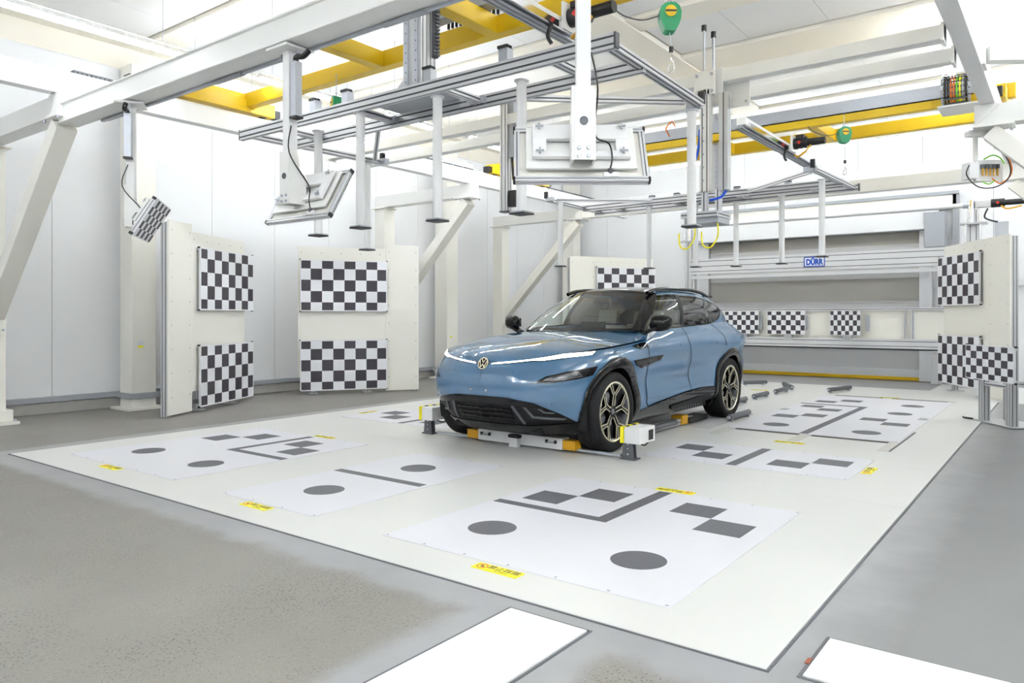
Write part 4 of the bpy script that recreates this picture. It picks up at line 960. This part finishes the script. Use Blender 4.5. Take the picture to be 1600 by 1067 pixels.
# inset of the skin from the widest outline, by relative height; nose / flank / tail
INS = {'n': pch([0, .12, .3, .48, .66, .8, .92, 1], [.26, .17, .075, .012, .0, .018, .05, .085]),
       's': pch([0, .10, .2, .34, .5, .64, .74, .84, .92, 1], [.13, .05, .018, .012, .022, .006, .004, .026, .065, .13]),
       't': pch([0, .12, .3, .48, .66, .8, .9, 1], [.26, .13, .03, .0, .02, .015, .04, .14])}
wn = pch([0, 3, 4.6, 16], [1, 1, 0, 0]); wt = pch([0, 11.6, 13.2, 16], [0, 0, 1, 1])
def nrm2(k):
    e = .02; dx = fx(min(k+e, 16))-fx(max(k-e, 0)); dy = fy(min(k+e, 16))-fy(max(k-e, 0)); L = math.hypot(dx, dy) or 1
    return dy/L, -dx/L
def surf(k, z, off=0):
    k = min(max(k, 0), 16); a, b = zb(k), zt(k); v = min(max((z-a)/(b-a), 0), 1)
    n, tt = wn(k), wt(k); ins = n*INS['n'](v)+tt*INS['t'](v)+(1-n-tt)*INS['s'](v)
    nx, ny = nrm2(k); x = fx(k)-nx*ins; y = fy(k)-ny*ins
    # pull the upper edge onto the shoulder line
    s = max(0, (v-.62)/.38); s = s*s*(3-2*s)
    n1 = n*INS['n'](1)+tt*INS['t'](1)+(1-n-tt)*INS['s'](1)
    ex, ey = tx(k)-(fx(k)-nx*n1), ty(k)-(fy(k)-ny*n1)
    x += ex*s; y += ey*s
    # rear haunch and front wing swell, door hollow
    if .3 < v < 1:
        x += .014*math.exp(-((y-2.95)/.35)**2-((z-.86)/.12)**2)
        x -= .030*math.exp(-((y-1.65)/.75)**2-((z-.60)/.12)**2)
    if off:
        p = Vector((x, y, z)); e1 = Vector(surf(k+.04, z))-Vector(surf(k-.04, z)); e2 = Vector(surf(k, z+.01))-Vector(surf(k, z-.01))
        nn = e1.cross(e2)
        if nn.length < 1e-9: nn = Vector((nx, ny, 0))
        nn.normalize()
        if nn.x*nx+nn.y*ny < 0: nn = -nn
        p += nn*off; return (max(p.x, 0), p.y, p.z)
    return (max(x, 0), y, z)
def kof(y):      # column on the flank for a lengthwise position
    lo, hi = 1.5, 13.0
    for _ in range(40):
        m = (lo+hi)/2
        if fy(m) < y: lo = m
        else: hi = m
    return lo
def kx(x):       # column on the nose for a sideways position
    lo, hi = 0., 5.5
    for _ in range(40):
        m = (lo+hi)/2
        if fx(m) < x: lo = m
        else: hi = m
    return lo
def mirror_build(verts, faces, name, mats, parent=car, smooth=True, solid=0, both=True):
    obs = []
    for s in ((1, -1) if both else (1,)):
        mb = MB(); mb.add([(p[0]*s, p[1], p[2]) for p in verts], faces, smooth)
        o = mb.build(name, mats, parent)
        if solid:
            sm = o.modifiers.new('thick', 'SOLIDIFY'); sm.thickness = solid; sm.offset = -1
        obs.append(o)
    return obs
def joined(halves, name, mats, parent=car, fix=None):
    """one mesh from half-side grids, mirrored across the centre line"""
    mb = MB()
    for vs, fs in halves:
        for s in (1, -1): mb.add([(p[0]*s, p[1], p[2]) for p in vs], [f if s > 0 else f[::-1] for f in fs], True)
    return mb.build(name, mats, parent)
def grid(fn, us, vs):
    V = [fn(u, v) for u in us for v in vs]; n = len(vs)
    return V, [(i*n+j, (i+1)*n+j, (i+1)*n+j+1, i*n+j+1) for i in range(len(us)-1) for j in range(n-1)]
WC = (0.0, 2.97); WZ = .379
US = np.linspace(0, 16, 230); VS = np.linspace(0, 1, 42)
bodyV, bodyF = grid(lambda k, v: surf(k, zb(k)+(zt(k)-zb(k))*v), US, VS)
def in_arch(p, r=.435):
    return any((p[1]-c)**2+(p[2]-WZ)**2 < r*r for c in WC) and p[0] > .5
keep = []
for f in bodyF:
    c = [sum(bodyV[i][q] for i in f)/4 for q in range(3)]
    if not in_arch(c): keep.append(f)
# bonnet
hz = pch([-.8, -.74, -.6, -.4, -.15, .2, .6, 1.1], [.863, .925, .985, 1.035, 1.078, 1.108, 1.122, 1.128])
def hood(k, a):
    e = (tx(k), ty(k), zt(k)); x = e[0]*(1-a); zc = max(hz(e[1]), e[2])
    q = 1-(1-a)**2.6; crease = .012*math.exp(-((x-.42)/.12)**2)*min(1, max(0, (e[1]+.7)/.4))
    return (x, e[1]-.0*a, e[2]+(zc-e[2])*q+crease*(1-abs(1-2*a))*0+crease*.6)
hk = np.linspace(0.0, 8.0, 90); hoodV, hoodF = grid(hood, hk, np.linspace(0, 1, 26))
# tail deck
def deck(k, a):
    e = (tx(k), ty(k), zt(k)); return (e[0]*(1-a*.5), e[1]-.25*a, e[2]+.0*a)
# greenhouse
kj = pch([7, 8, 9, 10, 11, 12], [10, 11.07, 12, 13, 14.4, 16])
def shoulder(j, a):
    k = kj(j); A = Vector((tx(k), ty(k), zt(k))); B = Vector([f(j) for f in gb]); p = A.lerp(B, a); p.z += .012*math.sin(math.pi*a)*min(1, (A-B).length/.08); return tuple(p)
GB = [(0, .70, 1.12), (.40, .735, 1.123), (.69, .83, 1.128), (.775, .97, 1.13), (.798, 1.2, 1.135), (.805, 1.77, 1.155), (.805, 1.86, 1.157), (.80, 2.5, 1.18), (.768, 2.98, 1.207), (.735, 3.3, 1.215), (.68, 3.55, 1.17), (.5, 3.735, 1.132), (0, 3.80, 1.12)]
GT = [(0, 1.46, 1.585), (.28, 1.49, 1.577), (.475, 1.56, 1.555), (.575, 1.61, 1.535), (.605, 1.76, 1.55), (.62, 1.98, 1.562), (.622, 2.08, 1.563), (.615, 2.6, 1.558), (.60, 3.0, 1.53), (.575, 3.22, 1.505), (.535, 3.38, 1.49), (.36, 3.47, 1.505), (0, 3.51, 1.52)]
JS = list(range(13)); gb = [pch(JS, [p[i] for p in GB]) for i in range(3)]; gt_ = [pch(JS, [p[i] for p in GT]) for i in range(3)]
def gh(j, v, off=0):
    B = Vector([f(j) for f in gb]); T = Vector([f(j) for f in gt_]); p = B.lerp(T, v)
    bul = .035*math.sin(math.pi*v)*(1 if j > 2 else .7)
    n = Vector((max(p.x, .0), (p.y-2.3)*.35 if j < 3 or j > 9 else 0, .25)); n.normalize() if n.length else None
    p = p+n*(bul+off); return (max(p.x, 0), p.y, p.z)
vlo = pch([0, 3, 7.2, 8, 9.05, 12], [.02, .02, .025, .10, .47, .47]); vhi = pch([0, 3, 6, 7, 8, 8.6, 9.05, 12], [.97, .94, .90, .88, .78, .66, .5, .5])
def ghrange(j0, j1, v0, v1, nj=40, nv=14, off=0):
    return grid(lambda j, w: gh(j, v0(j)+(v1(j)-v0(j))*w, off), np.linspace(j0, j1, nj), np.linspace(0, 1, nv))
c0 = lambda j: 0.0
c1 = lambda j: 1.0
upper = ghrange(3, 9.05, vhi, c1, 70, 4); lower = ghrange(3, 9.05, c0, vlo, 70, 4); tailq = ghrange(9.05, 10.2, c0, c1, 14, 14)
tail_low = ghrange(10.2, 12, c0, lambda j: .12, 14, 3)
shv, shf = grid(shoulder, np.linspace(7, 12, 50), np.linspace(0, 1, 6))
shell = joined([(bodyV, keep), (hoodV, hoodF), (shv, shf), upper, lower, tailq, tail_low], 'body_shell', 'car_blue')
# glass
wi = lambda j: .05; wo = lambda j: .965
joined([ghrange(0, 2, wi, wo, 22, 16, .004)], 'windshield', 'windshield_glass')
frit = [ghrange(0, 2.02, c0, lambda j: .055, 22, 2, .006), ghrange(0, 2.02, lambda j: .955, c1, 22, 2, .006), ghrange(1.93, 2.05, c0, c1, 3, 16, .007)]
joined(frit, 'windshield_border', 'black_gloss')
V, Fc = ghrange(2.0, 3.02, c0, c1, 10, 16, .004); mirror_build(V, Fc, 'windshield_pillar', 'black_gloss')
for nm, a, b, mt in (('front_side_window', 3.0, 5.05, 'side_glass'), ('rear_side_window', 5.95, 9.05, 'dark_glass')):
    V, Fc = ghrange(a, b, vlo, vhi, 40, 12, .001); mirror_build(V, Fc, nm, mt)
V, Fc = ghrange(5.0, 6.0, vlo, vhi, 8, 12, .004); mirror_build(V, Fc, 'door_pillar', 'black_plastic')
V, Fc = ghrange(3.0, 9.05, lambda j: vhi(j)-.02, lambda j: min(vhi(j)+.025, 1), 60, 2, .006); mirror_build(V, Fc, 'window_seal', 'black_gloss')
V, Fc = ghrange(3.0, 9.05, lambda j: max(vlo(j)-.02, 0), lambda j: vlo(j)+.02, 60, 2, .006); mirror_build(V, Fc, 'window_seal', 'black_gloss')
joined([ghrange(10.2, 12, lambda j: .12, lambda j: .97, 16, 12)], 'rear_window', 'dark_glass')
# roof : dark glass
rz_ = pch([1.4, 1.6, 2.0, 2.6, 3.1, 3.55], [1.58, 1.612, 1.642, 1.645, 1.61, 1.53])
def roof(j, a):
    T = [f(j) for f in gt_]; zc = max(rz_(T[1]), T[2]); q = 1-(1-a)**2.4
    return (T[0]*(1-a), T[1], T[2]+(zc-T[2])*q)
rv, rf = grid(roof, np.linspace(0, 12, 80), np.linspace(0, 1, 16))
joined([(rv, rf)], 'roof_panel', 'black_gloss')
# blue roof side bands
rbv, rbf = grid(lambda j, a: tuple(np.array(roof(j, a))+np.array([0, 0, .003])), np.linspace(3.2, 10.5, 60), np.linspace(0, .13, 4)); mirror_build(rbv, rbf, 'roof_side_band', 'car_blue')
for s in (-1, 1):     # roof rails
    pts = []
    for i in range(30):
        y = 1.48+i/29*1.75; x = .535 if y < 2.9 else .535-.05*(y-2.9); zz = rz_(y)-.045
        lift = .014*min(1, i/3, (29-i)/3); pts.append((s*x, y, zz+lift))
    MB().tube(pts, .022, 10).build('roof_rail', 'black_gloss', car)
MB().poly([(-.5, 3.30), (.5, 3.30), (.47, 3.56), (-.47, 3.56)], (1.535, 1.56)).build('roof_spoiler', 'black_gloss', car, bevel=.008)
MB().poly([(1.38+1.6, 1.60), (3.14, 1.60), (3.14, 1.68)], (-.012, .012), 'x').build('antenna_fin', 'black_gloss', car, bevel=.004)

# patches that follow the skin, outlined in (column, height)
def dens(pts, st=.05):
    out = []
    for i in range(len(pts)):
        a, b = pts[i], pts[(i+1) % len(pts)]; n = max(1, int(max(abs(b[0]-a[0])/st/2, abs(b[1]-a[1])/(st*.6))))
        out += [(a[0]+(b[0]-a[0])*t/n, a[1]+(b[1]-a[1])*t/n) for t in range(n)]
    return out
def patch(pts, name, mt, off=.006, both=True, st=.05, rim=.014, centre=False):
    o = dens(pts, st); n = len(o); vs = [Vector(p) for p in o]
    k0, k1 = min(p[0] for p in o), max(p[0] for p in o); z0, z1 = min(p[1] for p in o), max(p[1] for p in o)
    for a in np.arange(k0+.04, k1, max(.05, (k1-k0)/90)):
        for b in np.arange(z0+.012, z1, max(.022, (z1-z0)/14)): vs.append(Vector((a, b)))
    r = delaunay_2d_cdt(vs, [], [list(range(n))], 1, 1e-5)
    P = r[0]; tris = [tuple(t) for t in r[2]]
    V = [surf(p.x, p.y, off) for p in P]
    from collections import Counter
    cnt = Counter()
    for t in tris:
        for i in range(len(t)): cnt[tuple(sorted((t[i], t[(i+1) % len(t)])))] += 1
    m = len(V); V2 = [surf(p.x, p.y, off-rim) for p in P]
    F2 = list(tris)+[(a, b, b+m, a+m) for (a, b), c in cnt.items() if c == 1]
    VV = V+V2
    if centre: return joined([(VV, F2)], name, mt)
    return mirror_build(VV, F2, name, mt, both=both)
Kf = lambda pts: [(kof(y), z) for y, z in pts]
# sill cladding
patch(Kf([(.50, .205), (.9, .205), (1.6, .21), (2.45, .215), (2.50, .43), (2.07, .445), (1.66, .43), (1.09, .385), (.52, .335)]), 'sill_cladding', 'black_gloss', .012)
patch(Kf([(1.30, .315), (2.05, .355), (2.40, .345), (2.40, .30), (2.05, .30), (1.34, .275)]), 'sill_blade', 'black_plastic', .03)
# wheel arch trims : ring on the skin plus inner lip
for c in WC:
    V = []; Fc = []; na = 96; rr = [0, .1, .35, .6, .85, 1]; oo = [.0, .02, .022, .022, .020, .010]
    for i in range(na+1):
        a = R(-24)+R(228)*i/na
        for r, of in zip(rr, oo):
            ro = .49+.045*math.cos(a-R(30)) if c == 0 else .50+.012*math.cos(a-R(60))
            r = .408+(ro-.408)*r
            y = c+r*math.cos(a); z = max(.205, WZ+r*math.sin(a)); V.append(surf(kof(y), z, of))
    m = len(rr)
    for i in range(na):
        for j in range(m-1): Fc.append((i*m+j, (i+1)*m+j, (i+1)*m+j+1, i*m+j+1))
    base = len(V)
    for i in range(na+1): p = V[i*m]; V.append((p[0]-.09, p[1], p[2]))
    for i in range(na): Fc.append((i*m, (i+1)*m, base+i+1, base+i))
    mirror_build(V, Fc, 'wheel_arch_trim', 'black_gloss')
    # wheelhouse
    for s in (-1, 1):
        mb = MB(); n = 28; vs = []
        for i in range(n+1):
            a = R(-20)+R(220)*i/n
            for xx in (.50, .90): vs.append((s*xx, c+.43*math.cos(a), max(.2, WZ+.43*math.sin(a))))
        mb.add(vs, [(2*i, 2*i+2, 2*i+3, 2*i+1) for i in range(n)], True)
        mb.add([(s*.50, c+.43*math.cos(R(-20)+R(220)*i/n), max(.2, WZ+.43*math.sin(R(-20)+R(220)*i/n))) for i in range(n+1)], [tuple(range(n+1))])
        mb.build('wheelhouse', 'black_plastic', car)
# fender dart, vent badge
patch(Kf([(.40, .80), (.34, .85), (1.06, .875), (.98, .825), (.52, .765)]), 'fender_dart', 'black_gloss', .014)
patch(Kf([(.39, .985), (.66, 1.012), (.71, 1.008), (.73, .968), (.52, .955)]), 'fender_vent', 'black_gloss', .012)
# front : intake, lip, corner lamps, light strips
patch([(0, .545), (kx(.30), .540), (kx(.56), .50), (kof(-.47), .325), (kof(-.50), .312), (kx(.5), .29), (0, .285)], 'lower_intake', 'black_plastic', .004, centre=True)
patch([(0, .548), (kx(.30), .545), (kx(.56), .505), (kx(.66), .455), (kx(.58), .455), (kx(.36), .48), (0, .485)], 'intake_brow', 'black_gloss', .014, centre=True)
for pts in ([(kx(.34), .475), (kx(.42), .305), (kx(.45), .305), (kx(.37), .475)], [(kx(.46), .47), (kx(.53), .37), (kx(.80), .345), (kx(.82), .358), (kx(.55), .385), (kx(.49), .47)], [(kx(.59), .46), (kx(.64), .42), (kx(.72), .41), (kx(.73), .42), (kx(.655), .43), (kx(.61), .46)]):
    patch(pts, 'intake_fin', 'dark_grey', .016, st=.03)
for z in (.34, .385, .43): patch([(0, z), (kx(.33), z), (kx(.33), z+.012), (0, z+.012)], 'grille_bar', 'black_gloss', .013, centre=True)
for x in (.06, .14, .22, .30): patch([(kx(x), .30), (kx(x+.012), .30), (kx(x+.012), .47), (kx(x), .47)], 'grille_bar', 'black_plastic', .010)
patch([(0, .285), (kx(.5), .29), (kof(-.50), .312), (kof(-.44), .33), (kof(-.40), .22), (kx(.8), .205), (kx(.5), .205), (0, .205)], 'front_lip', 'black_gloss', .016, centre=True)
patch([(kx(.56), .685), (kx(.66), .745), (kx(.80), .785), (kof(-.30), .825), (kof(-.35), .745), (kx(.86), .72), (kx(.72), .69)], 'corner_lamp', 'black_gloss', .006)
patch([(kx(.62), .70), (kx(.69), .745), (kx(.85), .782), (kx(.87), .735), (kx(.74), .70)], 'corner_lamp_lens', 'lamp_dark', .009)
strip = [(kx(.075), .832), (kx(.11), .852), (kx(.40), .880), (kx(.60), .908), (kx(.78), .946), (kof(-.24), .968), (kof(-.32), .925), (kx(.76), .893), (kx(.62), .872), (kx(.52), .872), (kx(.40), .858)]
patch(strip, 'headlight_bezel', 'black_gloss', .004)
stl = [(kx(.095), .835), (kx(.115), .847), (kx(.40), .876), (kx(.60), .902), (kx(.78), .937), (kof(-.28), .952), (kof(-.35), .925), (kx(.76), .900), (kx(.62), .879), (kx(.52), .878), (kx(.40), .864)]
patch(stl, 'headlight_strip', 'lamp_led', .008)
# badge
BY = surf(0, .842)[1]
def rim(mb, r0, r1, y0, y1, c, n=40):
    return mb.lathe([(r0, y0), (r1, y0), (r1, y1), (r0, y1)], c, 'y', n, closed=True)
tl = Matrix.Rotation(R(-24), 4, 'X')
def badge(mb, nm, mt):
    mb.v = [tuple(tl @ Vector(p)+Vector((0, BY-.006, .84))) for p in mb.v]; return mb.build(nm, mt, car)
bd = badge(MB().cyl((0, -.004, 0), (0, .02, 0), .058, 36), 'badge_disc', 'black_gloss')
badge(rim(MB(), .050, .059, -.010, .0, (0, 0, 0)), 'badge_ring', 'gold')
for a, b in (((-.022, .043), (0, .006)), ((.022, .043), (0, .006)), ((-.042, .026), (-.02, -.040)), ((.042, .026), (.02, -.040)), ((-.02, -.040), (0, -.006)), ((.02, -.040), (0, -.006))):
    badge(MB().bar((a[0], -.006, a[1]), (b[0], -.006, b[1]), .009, .008, up=(0, 1, 0)), 'badge_stroke', 'gold')
for x, z in ((-.10, .60), (.08, .60), (-.10, .508), (.08, .508)):
    p = surf(kx(abs(x)), z, .006); MB().lathe([(0, -.004), (.009, -.004), (.011, .004)], ((-1 if x < 0 else 1)*p[0], p[1], p[2]), 'y', 12).build('plate_screw', 'galv', car)
for x, z in ((.70, .50), (.36, .77), (.36, .66)):
    p = surf(kx(x), z, .001)
    for s in (-1, 1): MB().lathe([(0, -.002), (.010, -.002), (.011, .003)], (s*p[0], p[1], p[2]), 'y', 12).build('parking_sensor', 'car_blue', car)
# shut lines as fine dark gaps
def line(pts, name='shut_line', w=.013, off=.004):
    V = []; Fc = []; pts2 = []
    for (a, b), (c, d) in zip(pts[:-1], pts[1:]):
        for t in range(10): pts2.append((a+(c-a)*t/10, b+(d-b)*t/10))
    pts2.append(pts[-1])
    for i, (y, z) in enumerate(pts2):
        p = Vector(surf(kof(y), z, off)); y2, z2 = pts2[min(i+1, len(pts2)-1)]; y1, z1 = pts2[max(i-1, 0)]
        t = Vector((y2-y1, z2-z1)).normalized(); n = Vector((-t.y, t.x))*w/2
        V += [surf(kof(y+n.x), z+n.y, off), surf(kof(y-n.x), z-n.y, off)]
    Fc = [(2*i, 2*i+2, 2*i+3, 2*i+1) for i in range(len(pts2)-1)]
    mirror_build(V, Fc, name, 'gap_black', smooth=True)
line([(.76, 1.06), (.71, .97), (.69, .8), (.69, .40), (.72, .36)])
line([(1.80, 1.15), (1.77, 1.0), (1.79, .75), (1.80, .44)])
line([(2.70, 1.19), (2.86, 1.04), (2.80, .92)])
line([(-.34, .962), (0, .985), (.4, 1.01), (.72, 1.035)], 'bonnet_gap', .012)
line([(.72, .36), (1.09, .39), (1.66, .435), (2.07, .45), (2.45, .437)], 'sill_gap', .01)
# flush door handles
for y in (1.52, 2.55): patch(Kf([(y, .955), (y+.2, .965), (y+.2, .985), (y, .975)]), 'door_handle', 'car_blue', .006, st=.03)
# wing mirrors
for s in (-1, 1):
    mb = MB(); N = 18; vs = []
    prof = [(0, .0), (.05, .6), (.16, .92), (.34, 1.0), (.6, .98), (.85, .86), (.97, .6), (1, 0)]
    for i, (t, r) in enumerate(prof):
        for q in range(N):
            a = 2*math.pi*q/N; yy = .075*r*math.cos(a)*(1.25 if math.cos(a) > 0 else .9); z = .088*r*math.sin(a)
            vs.append((s*(.86+.215*t), .90+yy+.05*t, 1.205+z+.012*t))
    mb.add(vs, [(i*N+q, i*N+(q+1) % N, (i+1)*N+(q+1) % N, (i+1)*N+q) for i in range(len(prof)-1) for q in range(N)], True)
    mo = mb.build('wing_mirror', 'black_gloss', car)
    MB().bar((s*.80, .86, 1.10), (s*.95, .90, 1.165), .09, .035).build('mirror_arm', 'black_gloss', mo, bevel=.008)
    MB().box(s*.90, s*1.04, 1.008, 1.013, 1.16, 1.26).build('mirror_glass', 'chrome', mo)
# interior
MB().box(-.70, .70, .45, 3.5, .24, .30).build('cabin_floor', 'black_plastic', car)
for s in (-1, 1): MB().box(s*.70, s*.735, .9, 3.3, .3, 1.13).build('door_card', 'black_plastic', car)
MB().box(-.72, .72, .86, .92, .3, 1.10).build('firewall', 'black_plastic', car)
MB().poly([(.84, 1.115), (1.16, 1.10), (1.24, 1.02), (1.24, .88), (.84, .88)], (-.70, .70), 'x').build('dashboard', 'black_plastic', car, bevel=.01)
MB().box(-.16, .16, 1.18, 1.195, 1.06, 1.22).build('centre_screen', 'black_gloss', car, bevel=.004)
MB().box(-.12, .12, 1.2, 2.5, .3, .62).build('centre_console', 'black_plastic', car, bevel=.02)
mb = MB(); 
mb.lathe([(.165, -.012), (.18, -.012), (.185, 0), (.18, .012), (.165, .012)], (0, 0, 0), 'z', 36, closed=True); mb.box(-.165, .165, -.02, .02, -.01, .005); mb.cyl((0, 0, -.02), (0, 0, .012), .05, 20)
mb.build('steering_wheel', 'black', car, loc=(-.36, 1.40, .98), rot=(R(65), 0, 0))
def seat(x, y, wd, nm='seat'):
    o = MB().box(x-wd/2, x+wd/2, y-.25, y+.27, .45, .60).build(nm, 'seat', car, bevel=.05)
    bk = MB().poly([(y+.18, .55), (y+.32, .55), (y+.50, 1.16), (y+.40, 1.18)], (x-wd/2+.01, x+wd/2-.01), 'x').build('seat_back', 'seat', o, bevel=.035)
    for hx in ([x] if wd < .7 else [x-.4, x, x+.4]): MB().poly([(y+.42, 1.19), (y+.50, 1.19), (y+.52, 1.36), (y+.45, 1.37)], (hx-.13, hx+.13), 'x').build('headrest', 'seat', o, bevel=.03)
    for hx in ([x] if wd < .7 else [x-.4, x, x+.4]):
        for k in (-.05, .05): MB().cyl((hx+k, y+.45, 1.12), (hx+k, y+.47, 1.22), .007, 8).build('headrest_post', 'chrome', o)
    return o
seat(-.38, 1.75, .50); seat(.38, 1.75, .50); seat(0, 2.75, 1.25)
MB().box(-.11, .11, 1.36, 1.40, 1.43, 1.50).build('rear_view_mirror', 'black_gloss', car, bevel=.008)
MB().poly([(.9, .20), (3.6, .24), (3.6, .27), (.9, .23)], (-.80, .80), 'x').build('underbody', 'black_plastic', car)
MB().poly([(-.62, .20), (.9, .18), (.9, .24), (-.62, .24)], (-.52, .52), 'x').build('underbody', 'black_plastic', car)
# wheels
def wheel(x, y, s):
    w = bpy.data.objects.new('wheel', None)
    tp = [(.285, -.115), (.30, -.128), (.335, -.135), (.362, -.125), (.375, -.105), (.377, 0), (.375, .105), (.362, .125), (.335, .135), (.30, .128), (.285, .115), (.27, .0)]
    ty_ = MB().lathe(tp, (0, 0, 0), 'x', 72, closed=True)
    w = ty_.build('wheel', 'rubber', car, loc=(x, y, WZ), rot=(R(12), 0, 0 if s > 0 else math.pi))
    for yy in (-.06, -.02, .02, .06): MB().lathe([(.374, yy-.005), (.3785, yy-.005), (.3785, yy+.0), (.374, yy+.0)], (0, 0, 0), 'x', 60, closed=True).build('tread_rib', 'rubber', w)
    MB().lathe([(.25, -.11), (.262, .0), (.268, .10), (.283, .112), (.288, .12), (.276, .124), (.262, .112), (.25, .06), (.24, -.1)], (0, 0, 0), 'x', 64, closed=True).build('rim_barrel', 'dark_grey', w)
    MB().lathe([(.268, .119), (.276, .126), (.286, .122), (.279, .117)], (0, 0, 0), 'x', 64, closed=True).build('rim_edge', 'gold', w)
    MB().lathe([(0, .03), (.17, .03), (.18, .02), (.18, .0), (0, .0)], (0, 0, 0), 'x', 40).build('brake_disc', 'galv', w)
    MB().box(-.0, .06, .06, .16, -.07, .09).build('brake_caliper', 'dark_grey', w, bevel=.01)
    MB().lathe([(0, .098), (.03, .098), (.045, .092), (.06, .08), (.065, .04), (0, .04)], (0, 0, 0), 'x', 32).build('hub', 'black_gloss', w)
    MB().lathe([(0, .103), (.026, .103), (.03, .098), (0, .098)], (0, 0, 0), 'x', 24).build('hub_cap', 'dark_grey', w)
    for k in range(5):
        a = 2*math.pi*k/5
        MB().cyl((.07, .048*math.cos(a+.6), .048*math.sin(a+.6)), (.092, .048*math.cos(a+.6), .048*math.sin(a+.6)), .009, 8).build('wheel_nut', 'black', w)
        P = lambda r, d, xx: (xx, r*math.cos(a+d), r*math.sin(a+d))
        MB().extr([(-.024, -.02), (.024, -.02), (.018, .012), (-.018, .012)], P(.04, 0, .075), P(.155, 0, .09), up=(1, 0, 0)).build('spoke', 'black_gloss', w)
        for q in (-1, 1):
            MB().extr([(-.017, -.022), (.017, -.022), (.014, .012), (-.014, .012)], P(.145, q*.03, .09), P(.268, q*R(20), .10), up=(1, 0, 0)).build('spoke', 'black_gloss', w)
            # gold hexagon edges
            MB().bar(P(.055, q*.34, .098), P(.155, q*.135, .106), .010, .006, up=(1, 0, 0)).build('gold_edge', 'gold', w)
            MB().bar(P(.155, q*.135, .106), P(.268, q*R(24), .115), .010, .006, up=(1, 0, 0)).build('gold_edge', 'gold', w)
            MB().bar(P(.165, 0, .106), P(.268, q*R(16), .115), .009, .006, up=(1, 0, 0)).build('gold_edge', 'gold', w)
        MB().bar(P(.268, R(24), .115), P(.268, R(48), .115), .010, .006, up=(1, 0, 0)).build('gold_edge', 'gold', w)
    return w
for y in WC:
    wheel(.825, y, 1); wheel(-.825, y, -1)
